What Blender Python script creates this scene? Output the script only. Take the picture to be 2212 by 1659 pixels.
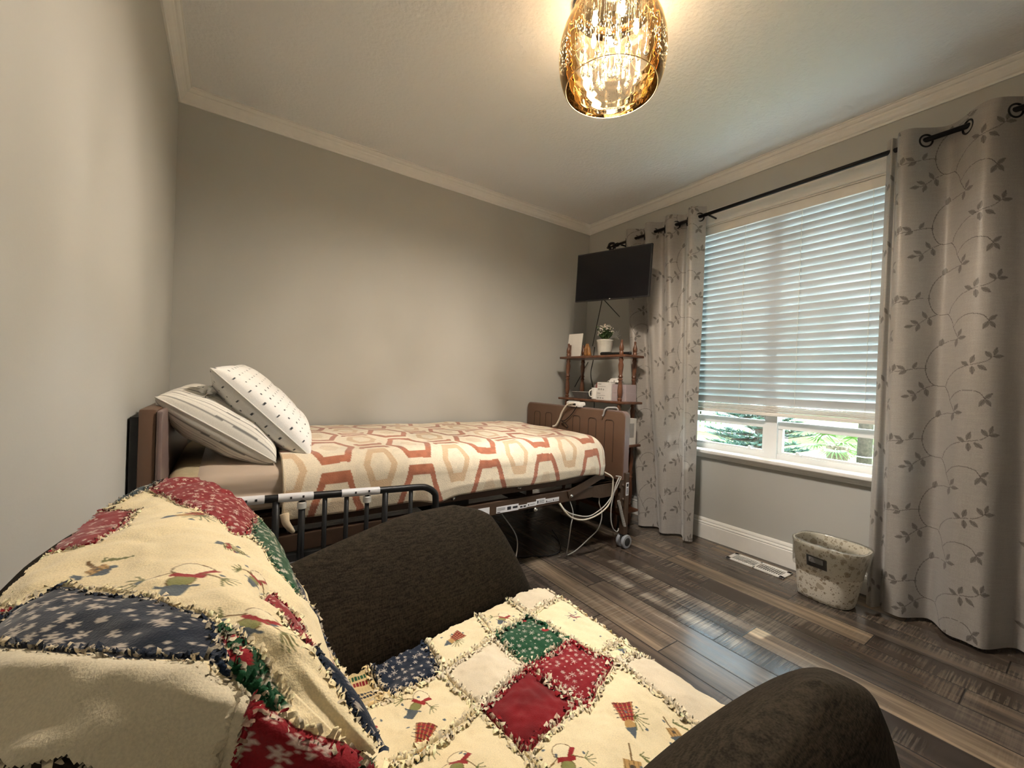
import bpy, math, random
import numpy as np
from mathutils import Vector, Matrix
for o in list(bpy.data.objects): bpy.data.objects.remove(o)
S = bpy.context.scene
COL = S.collection
PI = math.pi
# ------------------------------------------------------------------ camera
CAMP = (888.73, 0.6055, -0.0065, 0.0370, -2.6884, -2.7232, 1.0107)   # focal px, yaw, pitch, roll, position
_f, _yw, _pt, _rl, _cx, _cy, _cz = CAMP
fw = Vector((math.sin(_yw)*math.cos(_pt), math.cos(_yw)*math.cos(_pt), math.sin(_pt)))
rt = Vector((math.cos(_yw), -math.sin(_yw), 0)); up = rt.cross(fw)
r2 = rt*math.cos(_rl) + up*math.sin(_rl); u2 = -rt*math.sin(_rl) + up*math.cos(_rl)
cd = bpy.data.cameras.new('camera'); cam = bpy.data.objects.new('camera', cd); COL.objects.link(cam)
M = Matrix((r2, u2, -fw)).transposed().to_4x4(); M.translation = Vector((_cx, _cy, _cz)); cam.matrix_world = M
cd.sensor_fit = 'HORIZONTAL'; cd.sensor_width = 36; cd.lens = _f/2212*36; cd.clip_start = 0.02; cd.clip_end = 200
S.camera = cam
# ------------------------------------------------------------------ exposure, sky, sun
S.view_settings.view_transform = 'Standard'; S.view_settings.look = 'None'
S.view_settings.gamma = 1; S.view_settings.use_curve_mapping = False
S.view_settings.exposure = 0.92
wd = bpy.data.worlds.new('world'); S.world = wd; wd.use_nodes = True
bg = wd.node_tree.nodes['Background']; bg.inputs[0].default_value = (0.70, 0.86, 1.0, 1); bg.inputs[1].default_value = 6.2
sd = bpy.data.lights.new('sun', 'SUN'); sun = bpy.data.objects.new('sun', sd); COL.objects.link(sun)
sd.energy = 13.0; sd.angle = math.radians(0.9); sd.color = (1.0, 0.96, 0.88)
sun.rotation_euler = Vector((-1, 0.12, -0.80)).to_track_quat('-Z', 'Y').to_euler(); sun.location = (6, -2, 6)
LAMP_W = 8.0            # watts of each of the five lamp bulbs
# ------------------------------------------------------------------ helpers: objects
def tag(o, label=None, cat=None, group=None, kind=None):
    if label: o['label'] = label
    if cat: o['category'] = cat
    if group: o['group'] = group
    if kind: o['kind'] = kind
    return o
def root(name, loc, label=None, cat=None, group=None, kind=None):
    o = bpy.data.objects.new(name, None); COL.objects.link(o); o.location = loc; o.empty_display_size = .05
    return tag(o, label, cat, group, kind)
def wloc(o):
    v = Vector(o.location)
    while o.parent: o = o.parent; v += Vector(o.location)
    return v
def obj(name, v, f, mats, parent=None, smooth=False, mi=None, col=None, label=None, auto=None):
    v = np.asarray(v, dtype=float).reshape(-1, 3)
    c = (v.min(0)+v.max(0))/2
    me = bpy.data.meshes.new(name)
    if isinstance(f, np.ndarray) and f.ndim == 2 and f.shape[1] == 4:
        n = len(f); me.vertices.add(len(v)); me.vertices.foreach_set('co', (v-c).astype(np.float32).ravel())
        me.loops.add(n*4); me.loops.foreach_set('vertex_index', f.astype(np.int32).ravel())
        me.polygons.add(n); me.polygons.foreach_set('loop_start', np.arange(0, n*4, 4, dtype=np.int32))
        me.update(calc_edges=True)
    else:
        me.from_pydata([tuple(a) for a in (v-c)], [], [tuple(a) for a in f])
    if not isinstance(mats, (list, tuple)): mats = [mats]
    for m in mats: me.materials.append(m)
    if mi is not None: me.polygons.foreach_set('material_index', np.asarray(mi, dtype=np.int32))
    if smooth: me.polygons.foreach_set('use_smooth', np.ones(len(me.polygons), dtype=bool))
    if col is not None:
        a = me.color_attributes.new('pattern', 'FLOAT_COLOR', 'POINT')
        cc = np.ones((len(v), 4), dtype=np.float32); cc[:, :3] = col; a.data.foreach_set('color', cc.ravel())
    me.validate(); me.update()
    if auto is not None:
        try: me.set_sharp_from_angle(angle=math.radians(auto))
        except Exception: pass
    o = bpy.data.objects.new(name, me); COL.objects.link(o)
    o.location = Vector(c)
    if parent: o.parent = parent; o.location = Vector(c)-wloc(parent)
    if label: o['label'] = label
    return o
class MB:
    def __init__(s): s.v = []; s.f = []; s.m = []
    def add(s, v, f, m=0):
        n = len(s.v); s.v += [tuple(map(float, a)) for a in v]; s.f += [tuple(i+n for i in a) for a in f]; s.m += [m]*len(f); return s
    def box(s, x0, x1, y0, y1, z0, z1, m=0):
        x0, x1 = sorted((x0, x1)); y0, y1 = sorted((y0, y1)); z0, z1 = sorted((z0, z1))
        return s.add([(x0,y0,z0),(x1,y0,z0),(x1,y1,z0),(x0,y1,z0),(x0,y0,z1),(x1,y0,z1),(x1,y1,z1),(x0,y1,z1)],
                     [(0,3,2,1),(4,5,6,7),(0,1,5,4),(1,2,6,5),(2,3,7,6),(3,0,4,7)], m)
    def obox(s, c, ax, ay, az, m=0):
        c, ax, ay, az = map(Vector, (c, ax, ay, az)); v = []
        for k in (-1, 1):
            for (i, j) in ((-1,-1),(1,-1),(1,1),(-1,1)): v.append(c+ax*i+ay*j+az*k)
        return s.add(v, [(0,3,2,1),(4,5,6,7),(0,1,5,4),(1,2,6,5),(2,3,7,6),(3,0,4,7)], m)
    def bbox(s, x0, x1, y0, y1, z0, z1, b=.004, m=0):
        # box with chamfered edges
        x0, x1 = sorted((x0, x1)); y0, y1 = sorted((y0, y1)); z0, z1 = sorted((z0, z1)); b = min(b, (x1-x0)/2.1, (y1-y0)/2.1, (z1-z0)/2.1)
        import bmesh
        bm = bmesh.new(); bmesh.ops.create_cube(bm, size=1)
        for q in bm.verts: q.co = ((x0+x1)/2+q.co.x*(x1-x0), (y0+y1)/2+q.co.y*(y1-y0), (z0+z1)/2+q.co.z*(z1-z0))
        bmesh.ops.bevel(bm, geom=list(bm.edges), offset=b, segments=2, profile=.6, affect='EDGES')
        bm.verts.ensure_lookup_table(); vs = [tuple(q.co) for q in bm.verts]; fs = [tuple(q.index for q in fc.verts) for fc in bm.faces]; bm.free()
        return s.add(vs, fs, m)
    def tube(s, pts, r, n=10, m=0, cap=True, closed=False):
        P = [Vector(p) for p in pts]; k = len(P); R_ = r if hasattr(r, '__len__') else [r]*k
        T = []
        for i in range(k):
            a = P[(i-1) % k] if closed else P[max(i-1, 0)]; b = P[(i+1) % k] if closed else P[min(i+1, k-1)]
            t = (b-a); T.append(t.normalized() if t.length > 1e-9 else Vector((0,0,1)))
        nn = Vector((0,0,1)) if abs(T[0].z) < .9 else Vector((1,0,0)); nn = (nn-T[0]*nn.dot(T[0])).normalized()
        vs = []
        for i in range(k):
            nn = (nn-T[i]*nn.dot(T[i])); nn = nn.normalized() if nn.length > 1e-6 else T[i].orthogonal().normalized(); bb = T[i].cross(nn)
            for j in range(n):
                a = 2*PI*j/n; vs.append(P[i]+(nn*math.cos(a)+bb*math.sin(a))*R_[i])
        fs = []
        for i in range(k if closed else k-1):
            for j in range(n):
                a = i*n+j; b = i*n+(j+1) % n; i2 = (i+1) % k; fs.append((a, b, i2*n+(j+1) % n, i2*n+j))
        if cap and not closed: fs.append(tuple(reversed(range(n)))); fs.append(tuple(range((k-1)*n, k*n)))
        return s.add(vs, fs, m)
    def cyl(s, a, b, r, n=16, m=0): return s.tube([a, b], r, n, m)
    def lathe(s, prof, c=(0,0,0), n=24, ax='z', m=0, cap=True):
        vs = []
        for (r, z) in prof:
            for j in range(n):
                a = 2*PI*j/n; x, y = r*math.cos(a), r*math.sin(a)
                p = (x, y, z) if ax == 'z' else ((z, x, y) if ax == 'x' else (y, z, x))
                vs.append((c[0]+p[0], c[1]+p[1], c[2]+p[2]))
        fs = []
        for i in range(len(prof)-1):
            for j in range(n): fs.append((i*n+j, i*n+(j+1) % n, (i+1)*n+(j+1) % n, (i+1)*n+j))
        if cap: fs.append(tuple(reversed(range(n)))); k = (len(prof)-1)*n; fs.append(tuple(range(k, k+n)))
        return s.add(vs, fs, m)
    def prism(s, poly, a, b, m=0):
        # poly: list of 3-vectors-functions already in plane; a,b offsets vectors
        n = len(poly); vs = [Vector(q)+Vector(a) for q in poly]+[Vector(q)+Vector(b) for q in poly]
        fs = [tuple(range(n-1, -1, -1)), tuple(range(n, 2*n))]+[(i, (i+1) % n, n+(i+1) % n, n+i) for i in range(n)]
        return s.add(vs, fs, m)
    def build(s, name, mats, parent=None, smooth=False, label=None, auto=None):
        return obj(name, s.v, s.f, mats, parent, smooth, mi=s.m, label=label, auto=auto)
def smoothpath(P, k=8):
    P = [Vector(p) for p in P]; out = []
    for i in range(len(P)-1):
        a, b, c, d = P[max(i-1,0)], P[i], P[i+1], P[min(i+2,len(P)-1)]
        for j in range(k):
            t = j/k; out.append(.5*((2*b)+(c-a)*t+(2*a-5*b+4*c-d)*t*t+(3*b-a-3*c+d)*t**3))
    out.append(P[-1]); return out
def gridfaces(nu, nv):
    i = np.arange(nu-1)[:, None]*nv+np.arange(nv-1)[None, :]
    return np.stack([i, i+nv, i+nv+1, i+1], -1).reshape(-1, 4)
def vnoise(x, y, seed=0, z=None):
    # smooth value noise on arrays
    rs = np.random.RandomState(seed); tab = rs.rand(256, 256)
    xi = np.floor(x).astype(int); yi = np.floor(y).astype(int); fx = x-xi; fy = y-yi
    fx = fx*fx*(3-2*fx); fy = fy*fy*(3-2*fy); g = lambda a, b: tab[a % 256, b % 256]
    return (g(xi,yi)*(1-fx)+g(xi+1,yi)*fx)*(1-fy)+(g(xi,yi+1)*(1-fx)+g(xi+1,yi+1)*fx)*fy-.5
# ------------------------------------------------------------------ helpers: materials
def srgb(r, g, b): 
    return tuple(((c/255)/12.92 if c/255 <= .04045 else ((c/255+.055)/1.055)**2.4) for c in (r, g, b))
class NT:
    def __init__(s, name):
        s.m = bpy.data.materials.new(name); s.m.use_nodes = True; s.t = s.m.node_tree; s.b = s.t.nodes['Principled BSDF']; s.o = s.t.nodes['Material Output']
    def n(s, ty, **k):
        q = s.t.nodes.new(ty)
        for a, b in k.items():
            if a.startswith('i_'):
                key = a[2:]; key = int(key) if key.isdigit() else key.replace('_', ' '); q.inputs[key].default_value = b
            else: setattr(q, a, b)
        return q
    def l(s, a, b): s.t.links.new(a, b)
    def math(s, op, a, b=None, c=None):
        q = s.n('ShaderNodeMath', operation=op)
        for i, w in enumerate((a, b, c)):
            if w is None: continue
            if isinstance(w, (int, float)): q.inputs[i].default_value = w
            else: s.l(w, q.inputs[i])
        return q.outputs[0]
    def mix(s, fac, a, b, mode='MIX'):
        q = s.n('ShaderNodeMixRGB', blend_type=mode)
        for i, w in enumerate((fac, a, b)):
            if isinstance(w, (int, float)): q.inputs[i].default_value = w
            elif isinstance(w, tuple): q.inputs[i].default_value = (*w[:3], 1)
            else: s.l(w, q.inputs[i])
        return q.outputs[0]
    def noise(s, vec, scale, detail=3, rough=.5):
        q = s.n('ShaderNodeTexNoise'); q.inputs['Scale'].default_value = scale; q.inputs['Detail'].default_value = detail; q.inputs['Roughness'].default_value = rough
        if vec is not None: s.l(vec, q.inputs['Vector'])
        return q.outputs['Fac']
    def ramp(s, fac, stops):
        q = s.n('ShaderNodeValToRGB'); e = q.color_ramp.elements
        while len(e) < len(stops): e.new(.5)
        for k, (p_, c_) in enumerate(stops): e[k].position = p_; e[k].color = (*c_, 1)
        s.l(fac, q.inputs[0]); return q.outputs[0]
    def bump(s, h, st=.2, d=.01):
        q = s.n('ShaderNodeBump'); q.inputs['Strength'].default_value = st; q.inputs['Distance'].default_value = d; s.l(h, q.inputs['Height']); s.l(q.outputs[0], s.b.inputs['Normal']); return q
def geo(nt):
    return nt.n('ShaderNodeNewGeometry').outputs['Position']
def pm(name, color, rough=.5, metal=0., spec=None, var=.0, vs=30, bump=0., bs=200, sheen=0., coat=0., bd=.002):
    t = NT(name); b = t.b; b.inputs['Roughness'].default_value = rough; b.inputs['Metallic'].default_value = metal
    if spec is not None: b.inputs['Specular IOR Level'].default_value = spec
    if sheen: b.inputs['Sheen Weight'].default_value = sheen; b.inputs['Sheen Roughness'].default_value = .5
    if coat: b.inputs['Coat Weight'].default_value = coat
    P = geo(t)
    nf = t.noise(P, vs, 4)
    c1 = tuple(c*(1-var) for c in color); c2 = tuple(min(1, c*(1+var)) for c in color)
    t.l(t.ramp(nf, [(.3, c1), (.7, c2)]), b.inputs['Base Color'])
    if bump: t.bump(t.noise(P, bs, 3), bump, bd)
    return t.m
def attrmat(name, rough=.9, bump=0., bs=400, sheen=0., transl=0., bd=.002, spec=.3, bc=None):
    t = NT(name); b = t.b; b.inputs['Roughness'].default_value = rough; b.inputs['Specular IOR Level'].default_value = spec
    if sheen: b.inputs['Sheen Weight'].default_value = sheen
    a = t.n('ShaderNodeAttribute', attribute_name='pattern'); P = geo(t)
    nz = t.noise(P, bs, 3)
    col = t.mix(1.0, a.outputs['Color'], t.ramp(nz, [(.25, (.8,.8,.8)), (.75, (1,1,1))]), 'MULTIPLY')
    t.l(col, b.inputs['Base Color'])
    if bump: t.bump(nz, bump, bd)
    if transl:
        tr = t.n('ShaderNodeBsdfTranslucent'); t.l(col, tr.inputs['Color']); mx = t.n('ShaderNodeMixShader'); mx.inputs[0].default_value = transl
        t.l(b.outputs[0], mx.inputs[1]); t.l(tr.outputs[0], mx.inputs[2]); t.l(mx.outputs[0], t.o.inputs['Surface'])
    return t.m
def glassmat(name, tint, refl=.12, rough=.0, body=None, bodyf=0.):
    # thin-walled glass: light passes through tinted, part of it mirrors off by Fresnel
    t = NT(name); t.t.nodes.remove(t.b)
    tr = t.n('ShaderNodeBsdfTransparent'); tr.inputs[0].default_value = (*tint, 1)
    gl = t.n('ShaderNodeBsdfGlossy'); gl.inputs['Roughness'].default_value = rough; gl.inputs['Color'].default_value = (1,1,1,1)
    lw = t.n('ShaderNodeLayerWeight'); lw.inputs['Blend'].default_value = .25
    fac = t.math('MINIMUM', t.math('MULTIPLY_ADD', lw.outputs['Fresnel'], 1.0, refl), 1.0)
    mx = t.n('ShaderNodeMixShader'); t.l(fac, mx.inputs[0]); t.l(tr.outputs[0], mx.inputs[1]); t.l(gl.outputs[0], mx.inputs[2])
    out = mx.outputs[0]
    if body:
        df = t.n('ShaderNodeBsdfTranslucent'); df.inputs[0].default_value = (*body, 1); m2 = t.n('ShaderNodeMixShader'); m2.inputs[0].default_value = bodyf
        t.l(out, m2.inputs[1]); t.l(df.outputs[0], m2.inputs[2]); out = m2.outputs[0]
    t.l(out, t.o.inputs['Surface']); return t.m
def emit(name, color, st):
    t = NT(name); t.b.inputs['Base Color'].default_value = (*color, 1); t.b.inputs['Emission Color'].default_value = (*color, 1); t.b.inputs['Emission Strength'].default_value = st; return t.m
# ------------------------------------------------------------------ materials of the setting
def wallmat():
    t = NT('painted_wall'); b = t.b; P = geo(t); b.inputs['Roughness'].default_value = .62; b.inputs['Specular IOR Level'].default_value = .35
    t.l(t.ramp(t.noise(P, 1.3, 3), [(.3, (.43,.43,.405)), (.7, (.46,.46,.435))]), b.inputs['Base Color'])
    t.bump(t.noise(P, 120, 3), .12, .002); return t.m
def ceilmat():
    t = NT('textured_ceiling'); b = t.b; P = geo(t); b.inputs['Roughness'].default_value = .55; b.inputs['Base Color'].default_value = (.84,.845,.85,1)
    n1 = t.noise(P, 62, 3, .55); n2 = t.noise(P, 24, 2)
    h = t.math('ADD', t.math('SMOOTHSTEP' if False else 'MULTIPLY', n1, 1.0), t.math('MULTIPLY', n2, .5))
    t.bump(h, .55, .006); return t.m
def floormat():
    t = NT('wood_plank_floor'); b = t.b; P = geo(t); sp = t.n('ShaderNodeSeparateXYZ'); t.l(P, sp.inputs[0]); X, Y = sp.outputs[0], sp.outputs[1]
    u = t.math('DIVIDE', t.math('ADD', X, 10-.951+.951+.0725), .127); iu = t.math('FLOOR', u); fu = t.math('FRACT', u)
    wn = t.n('ShaderNodeTexWhiteNoise', noise_dimensions='1D'); t.l(iu, wn.inputs['W']); off = wn.outputs['Value']
    v = t.math('DIVIDE', t.math('ADD', Y, t.math('MULTIPLY_ADD', off, 1.9, 20)), .92); iv = t.math('FLOOR', v); fv = t.math('FRACT', v)
    w2 = t.n('ShaderNodeTexWhiteNoise', noise_dimensions='2D'); cb = t.n('ShaderNodeCombineXYZ'); t.l(iu, cb.inputs[0]); t.l(iv, cb.inputs[1]); t.l(cb.outputs[0], w2.inputs['Vector']); rnd = w2.outputs['Value']
    # grain, stretched along the plank
    gv = t.n('ShaderNodeCombineXYZ'); t.l(t.math('MULTIPLY', X, 26), gv.inputs[0]); t.l(t.math('MULTIPLY', Y, 1.6), gv.inputs[1]); t.l(t.math('MULTIPLY', rnd, 37), gv.inputs[2])
    g1 = t.noise(gv.outputs[0], 1.0, 6, .62)
    gv2 = t.n('ShaderNodeCombineXYZ'); t.l(t.math('MULTIPLY', X, 7), gv2.inputs[0]); t.l(t.math('MULTIPLY', Y, 1.1), gv2.inputs[1]); t.l(t.math('MULTIPLY', rnd, 91), gv2.inputs[2])
    g2 = t.noise(gv2.outputs[0], 1.0, 4, .6)
    # cross saw marks in patches
    sv = t.n('ShaderNodeCombineXYZ'); t.l(t.math('MULTIPLY', X, 4.5), sv.inputs[0]); t.l(t.math('MULTIPLY', Y, 150), sv.inputs[1]); t.l(t.math('MULTIPLY', rnd, 11), sv.inputs[2])
    s1 = t.noise(sv.outputs[0], 1.0, 3, .6)
    mk = t.n('ShaderNodeCombineXYZ'); t.l(t.math('MULTIPLY', X, 4), mk.inputs[0]); t.l(t.math('MULTIPLY', Y, 2.4), mk.inputs[1]); t.l(t.math('MULTIPLY', rnd, 53), mk.inputs[2])
    mask = t.n('ShaderNodeMapRange'); mask.inputs[1].default_value = .47; mask.inputs[2].default_value = .62; t.l(t.noise(mk.outputs[0], 1.0, 2), mask.inputs[0])
    saw = t.n('ShaderNodeMapRange'); saw.inputs[1].default_value = .42; saw.inputs[2].default_value = .64; t.l(s1, saw.inputs[0])
    sawm = t.math('MULTIPLY', saw.outputs[0], mask.outputs[0])
    tone = t.ramp(rnd, [(0, (.030,.022,.018)), (.25, (.060,.046,.038)), (.45, (.085,.072,.064)), (.62, (.045,.034,.029)), (.8, (.105,.085,.070)), (1, (.150,.118,.088))])
    gr = t.ramp(g1, [(.25, (.35,.33,.32)), (.5, (.95,.93,.9)), (.72, (1.9,1.75,1.6))])
    gg = t.ramp(g2, [(.3, (.6,.58,.58)), (.65, (1.35,1.3,1.2))])
    c = t.mix(1, tone, gr, 'MULTIPLY'); c = t.mix(1, c, gg, 'MULTIPLY')
    c = t.mix(t.math('MULTIPLY', sawm, .42), c, (.30,.25,.19))
    ex = t.math('MULTIPLY', t.math('MINIMUM', fu, t.math('SUBTRACT', 1, fu)), .127); ey = t.math('MULTIPLY', t.math('MINIMUM', fv, t.math('SUBTRACT', 1, fv)), .92)
    e = t.math('MINIMUM', ex, ey); em = t.n('ShaderNodeMapRange'); em.inputs[1].default_value = .0008; em.inputs[2].default_value = .0032; t.l(e, em.inputs[0])
    c = t.mix(em.outputs[0], (.008,.007,.006), c)
    t.l(c, b.inputs['Base Color'])
    b.inputs['Specular IOR Level'].default_value = .62
    t.l(t.math('MULTIPLY_ADD', g1, .20, .13), b.inputs['Roughness'])
    h = t.math('ADD', t.math('MULTIPLY', g1, .35), t.math('ADD', t.math('MULTIPLY', sawm, .5), t.math('MULTIPLY', em.outputs[0], 1.6)))
    t.bump(h, .22, .002); return t.m
mWall = wallmat(); mCeil = ceilmat(); mFloor = floormat()
mTrim = pm('white_trim_paint', (.80,.79,.76), .38, spec=.5, var=.02)
mVinyl = pm('white_vinyl', (.80,.82,.84), .35, var=.01)
mGlass = glassmat('window_glass', (.93,.97,.96), .02)
mBlack = pm('black_metal', (.012,.012,.013), .42, metal=.3, var=.1, bump=.05)
mWhite = pm('white_plastic', (.72,.70,.66), .4, var=.02)
RX, RY, RZ = -2.93, -3.75, 2.44
TH = .12
st = lambda o: tag(o, kind='structure')
# ------------------------------------------------------------------ shell
st(MB().box(RX-TH, TH, RY-TH, TH, -.1, 0).build('floor', mFloor))
st(MB().box(RX-TH, TH, RY-TH, TH, RZ, RZ+.1).build('ceiling', mCeil))
st(MB().box(RX-TH, TH, 0, TH, 0, RZ).build('wall_back', mWall))
st(MB().box(RX-TH, RX, RY, 0, 0, RZ).build('wall_left', mWall))
st(MB().box(RX-TH, TH, RY-TH, RY, 0, RZ).build('wall_front', mWall))
WY0, WY1, WZ0, WZ1 = -2.14, -.98, .59, 2.13
w = MB(); w.box(0, TH, RY, WY0, 0, RZ); w.box(0, TH, WY1, 0, 0, RZ); w.box(0, TH, WY0, WY1, 0, WZ0); w.box(0, TH, WY0, WY1, WZ1, RZ)
st(w.build('wall_right', mWall))
cp = [(0,2.368),(.008,2.368),(.011,2.376),(.017,2.381),(.023,2.389),(.028,2.400),(.034,2.408),(.036,2.416),(.043,2.419),(.049,2.426),(.052,2.433),(.058,2.434),(.058,2.4395),(0,2.4395)]
def runx(prof, y, sy, x0, x1, name):
    return st(MB().prism([(0, y+sy*d, z) for d, z in prof], (x0,0,0), (x1,0,0)).build(name, mTrim))
def runy(prof, x, sx, y0, y1, name):
    return st(MB().prism([(x+sx*d, 0, z) for d, z in prof], (0,y0,0), (0,y1,0)).build(name, mTrim))
runx(cp, 0, -1, RX, 0, 'trim_1'); runy(cp, 0, -1, RY, 0, 'trim_2'); runy(cp, RX, 1, RY, 0, 'trim_3'); runx(cp, RY, 1, RX, 0, 'trim_4')
bp = [(0,0),(.016,0),(.016,.094),(.013,.098),(.016,.104),(.013,.111),(.008,.114),(.010,.120),(.008,.128),(.004,.136),(0,.137)]
runx(bp, 0, -1, RX, 0, 'baseboard_back'); runy(bp, 0, -1, RY, 0, 'baseboard_right'); runy(bp, RX, 1, RY, 0, 'baseboard_left'); runx(bp, RY, 1, RX, 0, 'baseboard_front')
# ------------------------------------------------------------------ window
win = root('window_1', (.05, -1.56, .6), kind='structure')
g = MB()
cz = [(0,.0),(.012,.0),(.018,.012),(.018,.06),(.024,.07),(.024,.092),(0,.092)]     # casing profile: out, across
g.prism([(-d, 0, WZ1-.004+a) for d, a in cz], (0,WY0-.09,0), (0,WY1+.09,0))
g.prism([(-d, WY1-.004+a, 0) for d, a in cz], (0,0,.60), (0,0,WZ1+.088)); g.prism([(-d, WY0+.004-a, 0) for d, a in cz], (0,0,.60), (0,0,WZ1+.088))
g.build('window_casing', mTrim, win)
g = MB(); ap = [(0,.545),(-.016,.545),(-.020,.549),(-.020,.553),(-.026,.557),(-.034,.570),(-.036,.578),(0,.578)]
g.prism([(x, 0, z) for x, z in ap], (0,WY0-.09,0), (0,WY1+.09,0)); g.build('window_apron', mTrim, win)
MB().bbox(-.052, .065, WY0-.10, WY1+.10, .578, .600, .006).build('window_stool', mTrim, win)
g = MB(); g.box(.0, .065, WY1-.012, WY1, .60, WZ1); g.box(.0, .065, WY0, WY0+.012, .60, WZ1); g.box(0, .065, WY0, WY1, WZ1-.012, WZ1); g.build('window_reveal', mTrim, win)
f = MB(); f.box(.065, .118, WY1-.05, WY1, .595, WZ1); f.box(.065, .118, WY0, WY0+.05, .595, WZ1); f.box(.065, .118, WY0+.05, WY1-.05, .595, .630); f.box(.065,.118,WY0+.05,WY1-.05,WZ1-.04,WZ1)
f.box(.055, .118, -1.594, -1.526, .595, WZ1-.04)
for (a, b_) in ((-1.526, WY1-.05), (WY0+.05, -1.594)):
    f.box(.072, .108, a, b_, .782, .826)                                   # meeting rail
    f.box(.080, .108, a, b_, .630, .642); f.box(.080, .108, a, b_, WZ1-.055, WZ1-.04)
    f.box(.078, .108, a if a < -1.6 else a, a+.022, .642, .782); f.box(.078, .108, b_-.022, b_, .642, .782)
f.build('window_frame', mVinyl, win)
for k, (a, b_) in enumerate(((-1.526, WY1-.05), (WY0+.05, -1.594))):
    MB().box(.092, .096, a, b_, .640, .784).build('window_pane', mGlass, win)
    MB().box(.092, .096, a, b_, .824, WZ1-.05).build('window_pane', mGlass, win)
    y = -1.43 if k == 0 else -1.70
    MB().bbox(.070, .084, y-.022, y+.022, .630, .640, .003).lathe([(.0,0),(.009,.0),(.011,.006),(.008,.016),(0,.018)], (.076, y, .640), 12).build('window_latch', mVinyl, win)
# ------------------------------------------------------------------ blind
def slatmat():
    t = NT('blind_slat_white'); b = t.b; b.inputs['Base Color'].default_value = (.60,.64,.68,1); b.inputs['Roughness'].default_value = .4
    P = geo(t); t.bump(t.noise(P, 90, 2), .05, .002)
    tr = t.n('ShaderNodeBsdfTranslucent'); tr.inputs[0].default_value = (.78,.86,.93,1); mx = t.n('ShaderNodeMixShader'); mx.inputs[0].default_value = .05
    t.l(b.outputs[0], mx.inputs[1]); t.l(tr.outputs[0], mx.inputs[2]); t.l(mx.outputs[0], t.o.inputs['Surface']); return t.m
mSlat = slatmat()
BY0, BY1 = WY0+.016, WY1-.016
bl = root('window_blind', (.03, -1.56, .86), 'white horizontal slat blind lowered over the window, lifted above the sill', 'blind')
MB().bbox(.002, .058, BY0, BY1, 2.062, 2.117, .004).build('headrail', mTrim, bl)
sl = MB(); n_s = 27; z0s, z1s = .944, 2.045
a = math.radians(61); hw = .0255
for i in range(n_s):
    z = z0s+(z1s-z0s)*i/(n_s-1); aa = a+math.radians(random.Random(i).uniform(-1.5, 1.5)); ca, sa = math.cos(aa), math.sin(aa)
    P = []
    for j in range(7):
        q = -1+2*j/6; c_ = .0022*(1-q*q); P.append((.031-ca*q*hw-sa*c_, z+sa*q*hw-ca*c_))       # room edge up
    top = [(x+sa*.0013, zz+ca*.0013) for x, zz in P]; bot = [(x-sa*.0013, zz-ca*.0013) for x, zz in P]
    sl.prism([(x, 0, zz) for x, zz in top]+[(x, 0, zz) for x, zz in reversed(bot)], (0,BY0+.003,0), (0,BY1-.003,0))
sl.build('slats', mSlat, bl, True, auto=30)
br = MB(); br.bbox(.008, .056, BY0+.003, BY1-.003, .858, .880, .004)
for k in range(6): br.bbox(.006, .056, BY0+.003, BY1-.003, .8825+k*.0062, .8868+k*.0062, .0012)
br.build('bottom_rail', mTrim, bl)
for y in (-1.10, -1.385, -1.70, -2.02):
    c = MB(); c.tube([(.006,y,.885),(.004,y,2.06)], .0008, 5); c.tube([(.056,y,.885),(.058,y,2.06)], .0008, 5)
    for i in range(n_s):
        z = z0s+(z1s-z0s)*i/(n_s-1); c.tube([(.005,y,z+.020),(.020,y+.004,z+.004),(.045,y+.008,z-.016)], .0014, 5)
    c.build('ladder_cord', mWhite, bl)
c = MB(); c.tube([(-.004,-1.115,2.06),(-.006,-1.117,1.30)], .0012, 6); c.lathe([(0,0),(.005,.004),(.006,.03),(.002,.04)], (-.006,-1.117,1.262), 10); c.build('lift_cord', mWhite, bl)
# ------------------------------------------------------------------ floor vent
mVentDark = pm('vent_shadow', (.02,.02,.02), .7)
v = root('floor_vent', (-.145,-1.607,0), 'white metal floor register with slotted grille beside the baseboard under the window', 'floor vent')
MB().box(-.198,-.092,-1.600,-1.469,.001,.0025).build('damper', [pm('damper_grey', (.25,.27,.28), .4, metal=.5)], v)
g = MB(); x0, x1, y0, y1 = -.206, -.084, -1.762, -1.452; zt = .0075
for (a1,b1,c1,d1) in ((x0,x0+.024,y0,y1),(x1-.024,x1,y0,y1),(x0,x1,y0,y0+.024),(x0,x1,y1-.024,y1),(x0,x1,-1.612,-1.602)): g.bbox(a1,b1,c1,d1,.001,zt,.0015)
for i in range(1,4): xx = x0+.024+(x1-x0-.048)*i/4; g.box(xx-.0013,xx+.0013,y0+.02,y1-.02,.0052,zt-.0012)
for i in range(23):
    yy = y0+.030+i*.0112
    if abs(yy+1.607) > .007: g.box(x0+.02,x1-.02,yy-.0018,yy+.0018,.0052,zt-.001)
g.build('grille', mWhite, v)
MB().box(-.19,-.10,-1.74,-1.62,.0005,.0009).build('duct_shade_sheet', mVentDark, v)  # thin dark sheet on the floor, stands in for shade down the duct
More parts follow.
